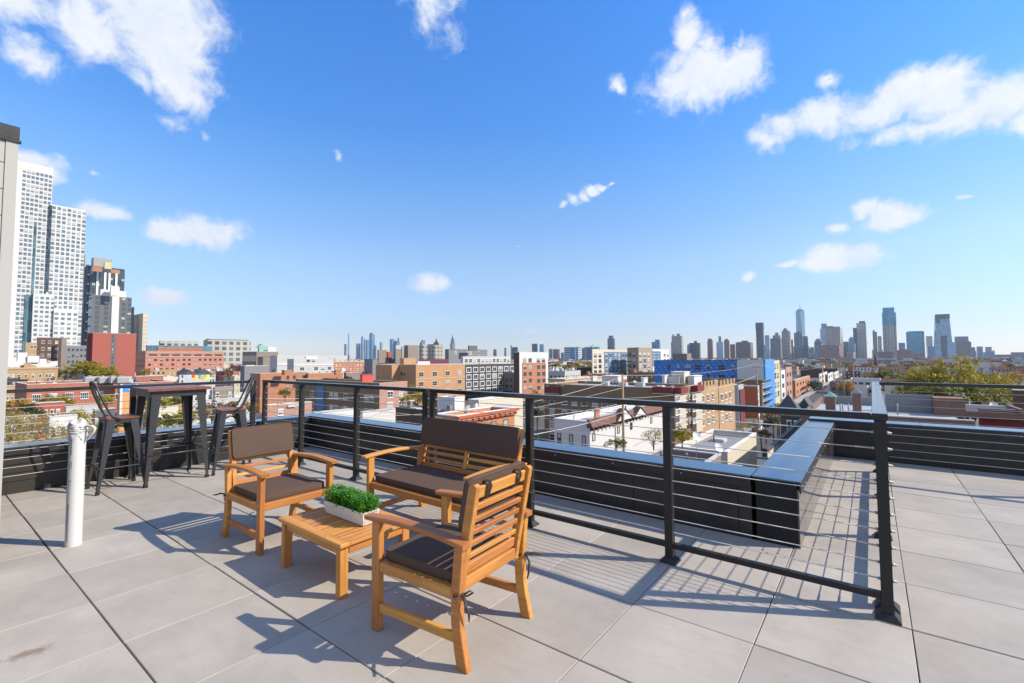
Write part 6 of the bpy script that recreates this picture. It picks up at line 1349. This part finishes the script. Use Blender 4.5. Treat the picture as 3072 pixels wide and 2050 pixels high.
for k, (p, d, y_, w, key, l_) in enumerate(((40, 62, 1238, 130, 'aut', 'sparse autumn tree lowest at the far left edge'), (120, 58, 1250, 120, 'aut', 'sparse autumn tree left of the white pipe'), (200, 60, 1262, 110, 'aut', 'sparse autumn tree right behind the white pipe top'), (270, 64, 1248, 110, 'aut', 'sparse autumn tree behind the near bar stool'),
    (60, 90, 1190, 90, 'orange', 'orange-brown tree above the lowest autumn trees'), (150, 120, 1178, 70, 'green', 'green tree against the low red brick building'), (190, 118, 1185, 60, 'yg', 'yellow tree against the low red brick building'), (100, 84, 1205, 80, 'dark', 'dark green tree at far left behind the autumn ones'),
    (325, 100, 1182, 60, 'yg', 'yellow-green tree seen through the near stool back'), (470, 80, 1176, 90, 'yg', 'yellow-green tree between the bar table legs'), (520, 84, 1180, 80, 'green', 'green tree right between the bar table legs'), (500, 62, 1228, 110, 'green', 'dark green tree low between the bar table legs'), (560, 66, 1225, 90, 'yg', 'yellow tree low right of the bar table'),
    (640, 64, 1198, 100, 'brown', 'brown leafed tree below the far bar stool seat'), (710, 60, 1195, 90, 'brown', 'brown leafed tree between the two rail posts'), (440, 66, 1210, 60, 'aut', 'autumn tree behind the left bar table leg'), (755, 66, 1200, 60, 'orange', 'orange autumn tree beside the double rail posts'))):
    tree(l_, p, d, y_, w, key, 1.)
tree('small green tree against the long orange brown building', 858, 98, 1160, 46, 'green', 1.1); tree('yellow-green tree behind the dark stained brick wall', 1252, 92, 1160, 90, 'yg', 1.); tree('low green tree right of the yellow one behind the brick wall', 1290, 88, 1170, 50, 'green', 1.); tree('green shrub tree before the grey concrete wall', 1045, 150, 1128, 40, 'dark', .8)
tree('dark tree left of the brown apartment house', 1610, 95, 1168, 62, 'brown', 1.3); tree('green tree under the dark one beside the lawn', 1612, 84, 1215, 56, 'dark', 1.2)
for k in range(9): tree('autumn tree in the row behind the green roofed shed', 1665+k*13, 300+k*9, 1084+(k*5 % 11), 34, ('green', 'aut', 'yg')[k % 3], 1., 'autumn trees in the middle distance')
tree('sparse small tree beside the white gabled house', 1955, 47, 1276, 90, 'aut', 1.0, zb=ZG); tree('yellowing leafy tree behind the middle rail post', 2040, 50, 1280, 80, 'yg', .9); tree('low green bush behind the front parapet coping', 1845, 36, 1314, 80, 'green', .6)
tree('dark street tree beside the bright orange brick building', 2440, 250, 1140, 60, 'dark', 1.); tree('bright orange autumn tree behind the street poles', 2536, 190, 1140, 60, 'orange', 1.1); tree('bare brown tree by the slate house', 2325, 90, 1228, 70, 'brown', .9)
tree('orange tree at the far right above the railing', 3050, 300, 1112, 70, 'orange', .9); tree('olive tree left of the big tree', 2660, 300, 1112, 110, 'green', .6)
TC = {'green': 'green', 'dark': 'dark green', 'aut': 'pale autumn', 'orange': 'orange', 'brown': 'brown'}
for k in range(46):
    p_, k_ = RF.uniform(2280, 3080), RF.choice(['green', 'dark', 'aut', 'orange', 'brown'])
    tree('small %s tree among low roofs %s' % (TC[k_], LM(p_)), p_, RF.uniform(330, 760), 1092+RF.uniform(-6, 14), RF.uniform(18, 50), k_, .8, 'small trees among the distant roofs')
for k in range(40):
    p_, k_ = RF.uniform(500, 2250), RF.choice(['green', 'dark', 'aut', 'brown'])
    tree('small %s street tree %s' % (TC[k_], LM(p_)), p_, RF.uniform(260, 700), 1094+RF.uniform(-6, 10), RF.uniform(16, 40), k_, .8, 'street trees among the middle roofs')
lawn = solid('lawn', None, [(at(1600, 105)[0]-4, at(1626, 105)[0], at(1612, 105)[1]-3, at(1612, 105)[1]+14, ZG+.02, ZG+.3)], 'grass'); lawn['kind'] = 'structure'

# ---- poles and wires
def pole(px, d, pyTop, label, r_=.15, arm=True, lean=0.):
    x, y = at(px, d); z1 = zat(px, pyTop, d); t_ = thing('utility_pole', label, 'utility pole', (x, y, ZG)); tube('pole', t_, [(0, 0, 0), (lean, 0, z1-ZG)], [r_*1.15, r_*.75], 'pole', 8)
    if arm:
        solid('crossarm', t_, [(-.9+lean, .9+lean, -.06, .06, z1-ZG-1.0, z1-ZG-.88)], 'pole')
        for s_ in (-.8, -.35, .35, .8): tube('insulator', t_, [(s_+lean, 0, z1-ZG-.879), (s_+lean, 0, z1-ZG-.70)], .045, 'fgrey', 6)
    return Vector((x+lean, y, z1))
P1 = pole(1866, 57, 1124, 'light timber pole rising in front of the white gabled house', .17, False); P2 = pole(2268, 125, 1092, 'tall grey timber pole in front of the blue wrapped building'); P3 = pole(2464, 190, 1100, 'street pole left of the distant cream row houses'); P4 = pole(2528, 170, 1094, 'street pole in front of the orange tree'); P5 = pole(2557, 140, 1090, 'street pole with wires left of the shop building')
def wire(a, b, sag, label, mt='wire', r_=.022):
    a, b = Vector(a), Vector(b); pts = [a.lerp(b, k/14)-Vector((0, 0, sag*4*(k/14)*(1-k/14))) for k in range(15)]; bm = bmesh.new(); tube_bm(bm, pts, r_, 5); o = new_obj('overhead_wire', mesh_bm('overhead_wire', bm, mt)); tag(o, label, 'wire'); return o
def PP(px, py, d): x, y = at(px, d); return Vector((x, y, zat(px, py, d)))
wire(P1-Vector((0, 0, .2)), PP(1600, 1205, 42), .25, 'pale wire running down left from the light timber pole, uppermost'); wire(P1-Vector((0, 0, 3.4)), PP(1560, 1255, 30), .2, 'pale wire crossing the brown apartment, second from the top'); wire(P1-Vector((0, 0, 1.6)), PP(1060, 1300, 42), .6, 'long pale wire sagging across the cream building'); wire(P1-Vector((0, 0, 4.5)), PP(1580, 1308, 26), .2, 'pale wire low over the white house roof')
wire(P1-Vector((0, 0, .1)), P2, .8, 'wire from the light pole to the tall grey pole'); wire(P1-Vector((0, 0, 2.9)), P2-Vector((0, 0, 3)), 1.2, 'lower wire from the light pole to the tall grey pole'); wire(P2, P3, 1.5, 'wire between the tall grey pole and the next street pole', r_=.03); wire(P3, P4, .6, 'short wire between two distant street poles', r_=.03); wire(P4, P5, .5, 'wire near the shop building poles', r_=.03)
wire(PP(780, 1196, 40), PP(1300, 1178, 70), .3, 'thin pale wire in front of the brown brick building', r_=.02); wire(PP(1060, 1248, 40), PP(1420, 1228, 46), .2, 'thin pale wire in front of the dark stained brick building', r_=.02); wire(P2-Vector((0, 0, 3)), PP(2120, 1168, 60), .4, 'wire dropping left from the tall grey pole'); wire(P1-Vector((0, 0, 3.2)), PP(1480, 1225, 30), .3, 'black cable beside the pale wires', 'wireblack', .02)
# street lamp at right
t_ = thing('street_lamp', 'curved arm street lamp in front of the big yellow-green tree', 'street lamp', (*at(2899, 72), ZG)); z1 = zat(2899, 1205, 72)-ZG; tube('pole', t_, [(0, 0, 0), (0, 0, z1)], [.1, .06], 'hvac', 8); tube('arm', t_, [(0, 0, z1), (-.2, -.1, z1+.6), (-.7, -.3, z1+.95), (-1.2, -.5, z1+1.0)], .04, 'hvac', 6); solid('lamp_head', t_, [(-1.7, -1.15, -.6, -.4, z1+.92, z1+1.06)], 'hvac', bev=.03)
def car(px, d, col, label):
    x, y = at(px, d); t_ = thing('parked_car', label, 'car', (-20.6+2.2, y, ZG+.06), 0, 'cars parked along the kerb')
    mm = m_plain('car_paint', col, .25, .3); bm = bmesh.new(); pr_ = [(-2.2, .35), (-2.15, .8), (-1.2, .92), (-.6, 1.42), (.9, 1.45), (1.6, .98), (2.2, .9), (2.25, .35)]
    for a_ in (0,):
        A = [bm.verts.new((-.85, u, v_)) for u, v_ in pr_]; B_ = [bm.verts.new((.85, u, v_)) for u, v_ in pr_]; bm.faces.new(A); bm.faces.new(B_[::-1])
        for i in range(len(pr_)): bm.faces.new((A[i], B_[i], B_[(i+1) % len(pr_)], A[(i+1) % len(pr_)]))
    bmesh.ops.recalc_face_normals(bm, faces=bm.faces); bevel(bm, .06); new_obj('body', mesh_bm('body', bm, mm), t_)
    solid('side_window', t_, [(.851, .86, -.65, .85, 1.0, 1.33)], 'g2'); solid('side_window', t_, [(-.86, -.851, -.65, .85, 1.0, 1.33)], 'g2')
    for sx in (-.8, .8):
        for sy in (-1.4, 1.45): tube('wheel', t_, [(sx-.1, sy, .32), (sx+.1, sy, .32)], .32, 'sub', 14)
for p, d_, c_, l_ in ((2215, 118, (.5, .5, .52), 'silver car parked before the grey modern house'), (2240, 128, (.03, .03, .035), 'black car parked before the rust orange house'), (2262, 138, (.6, .6, .58), 'white car parked down the street by the tenement'), (2176, 106, (.25, .03, .03), 'dark red car parked before the crenellated tan house')): car(p, d_, c_, l_)
for k, (p, d_, y_, w_, key_) in enumerate(((2250, 96, 1262, 46, 'brown'), (2222, 84, 1268, 50, 'aut'), (2290, 100, 1240, 44, 'brown'), (2312, 84, 1246, 60, 'dark'), (2275, 74, 1278, 70, 'brown'), (2330, 110, 1205, 50, 'brown'), (2350, 130, 1192, 40, 'aut'))):
    tree(('brown street tree nearest the rust orange house', 'pale autumn street tree before the grey modern house', 'brown street tree behind the tall grey pole', 'dark tree left of the slate blue house', 'low brown tree above the black flat roof', 'thin brown tree beside the pink checked house', 'pale autumn tree far down the street')[k], p, d_, y_, w_, key_, .9)
for k, (p, d_, y_, w_, key_) in enumerate(((30, 46, 1272, 170, 'aut'), (110, 44, 1284, 160, 'aut'), (190, 45, 1290, 150, 'aut'), (255, 48, 1278, 130, 'aut'), (70, 70, 1222, 110, 'aut'), (160, 72, 1228, 110, 'aut'), (235, 74, 1226, 90, 'yg'), (20, 76, 1212, 80, 'brown'), (330, 60, 1262, 90, 'aut'), (385, 70, 1240, 70, 'yg'), (540, 56, 1262, 100, 'green'), (470, 50, 1270, 110, 'aut'))):
    tree(('nearest autumn tree in the left corner above the parapet', 'autumn tree above the parapet left of the pipe', 'autumn tree above the parapet behind the pipe', 'autumn tree above the parapet beside the pipe top', 'upper left autumn tree below the tan house', 'upper autumn tree below the low brick building', 'yellow tree below the low brick building windows', 'brown tree at the left frame edge below the tan house', 'autumn tree low behind the near bar stool legs', 'yellow-green tree low beside the plywood building', 'green tree low between table and far stool', 'autumn tree low between the bar table legs')[k], p, d_, y_, w_, key_, 1.)
b = bld('house with dark pointed gable roof and white wall beyond the slate house', 2384, 2432, 2452, 74, 1228, 'white', roofm='roof_slate', cop='cop_dark', name='gabled_house', cat='house', depth=6, nclut=0, par=.3)
gable(b, 2384, 2432, 1194, 1228, 'roof_slate', 5., 'S')
print('objects', len(bpy.data.objects))

# ------------------------------------------------------------------ haze
hz_ = solid('haze', None, [(CAM.x-7400, CAM.x+7400, CAM.y-7400, CAM.y+7400, ZG-1, 520)], 'sub'); hz_['kind'] = 'stuff'
hm = bpy.data.materials.new('haze_air'); hm.use_nodes = True; ht = hm.node_tree; ht.nodes.clear()
hv = ht.nodes.new('ShaderNodeVolumePrincipled'); hv.inputs['Color'].default_value = (.72, .84, 1, 1); hv.inputs['Density'].default_value = 6e-5; hv.inputs['Anisotropy'].default_value = .3
ho = ht.nodes.new('ShaderNodeOutputMaterial'); ht.links.new(hv.outputs[0], ho.inputs['Volume']); hz_.data.materials.clear(); hz_.data.materials.append(hm)
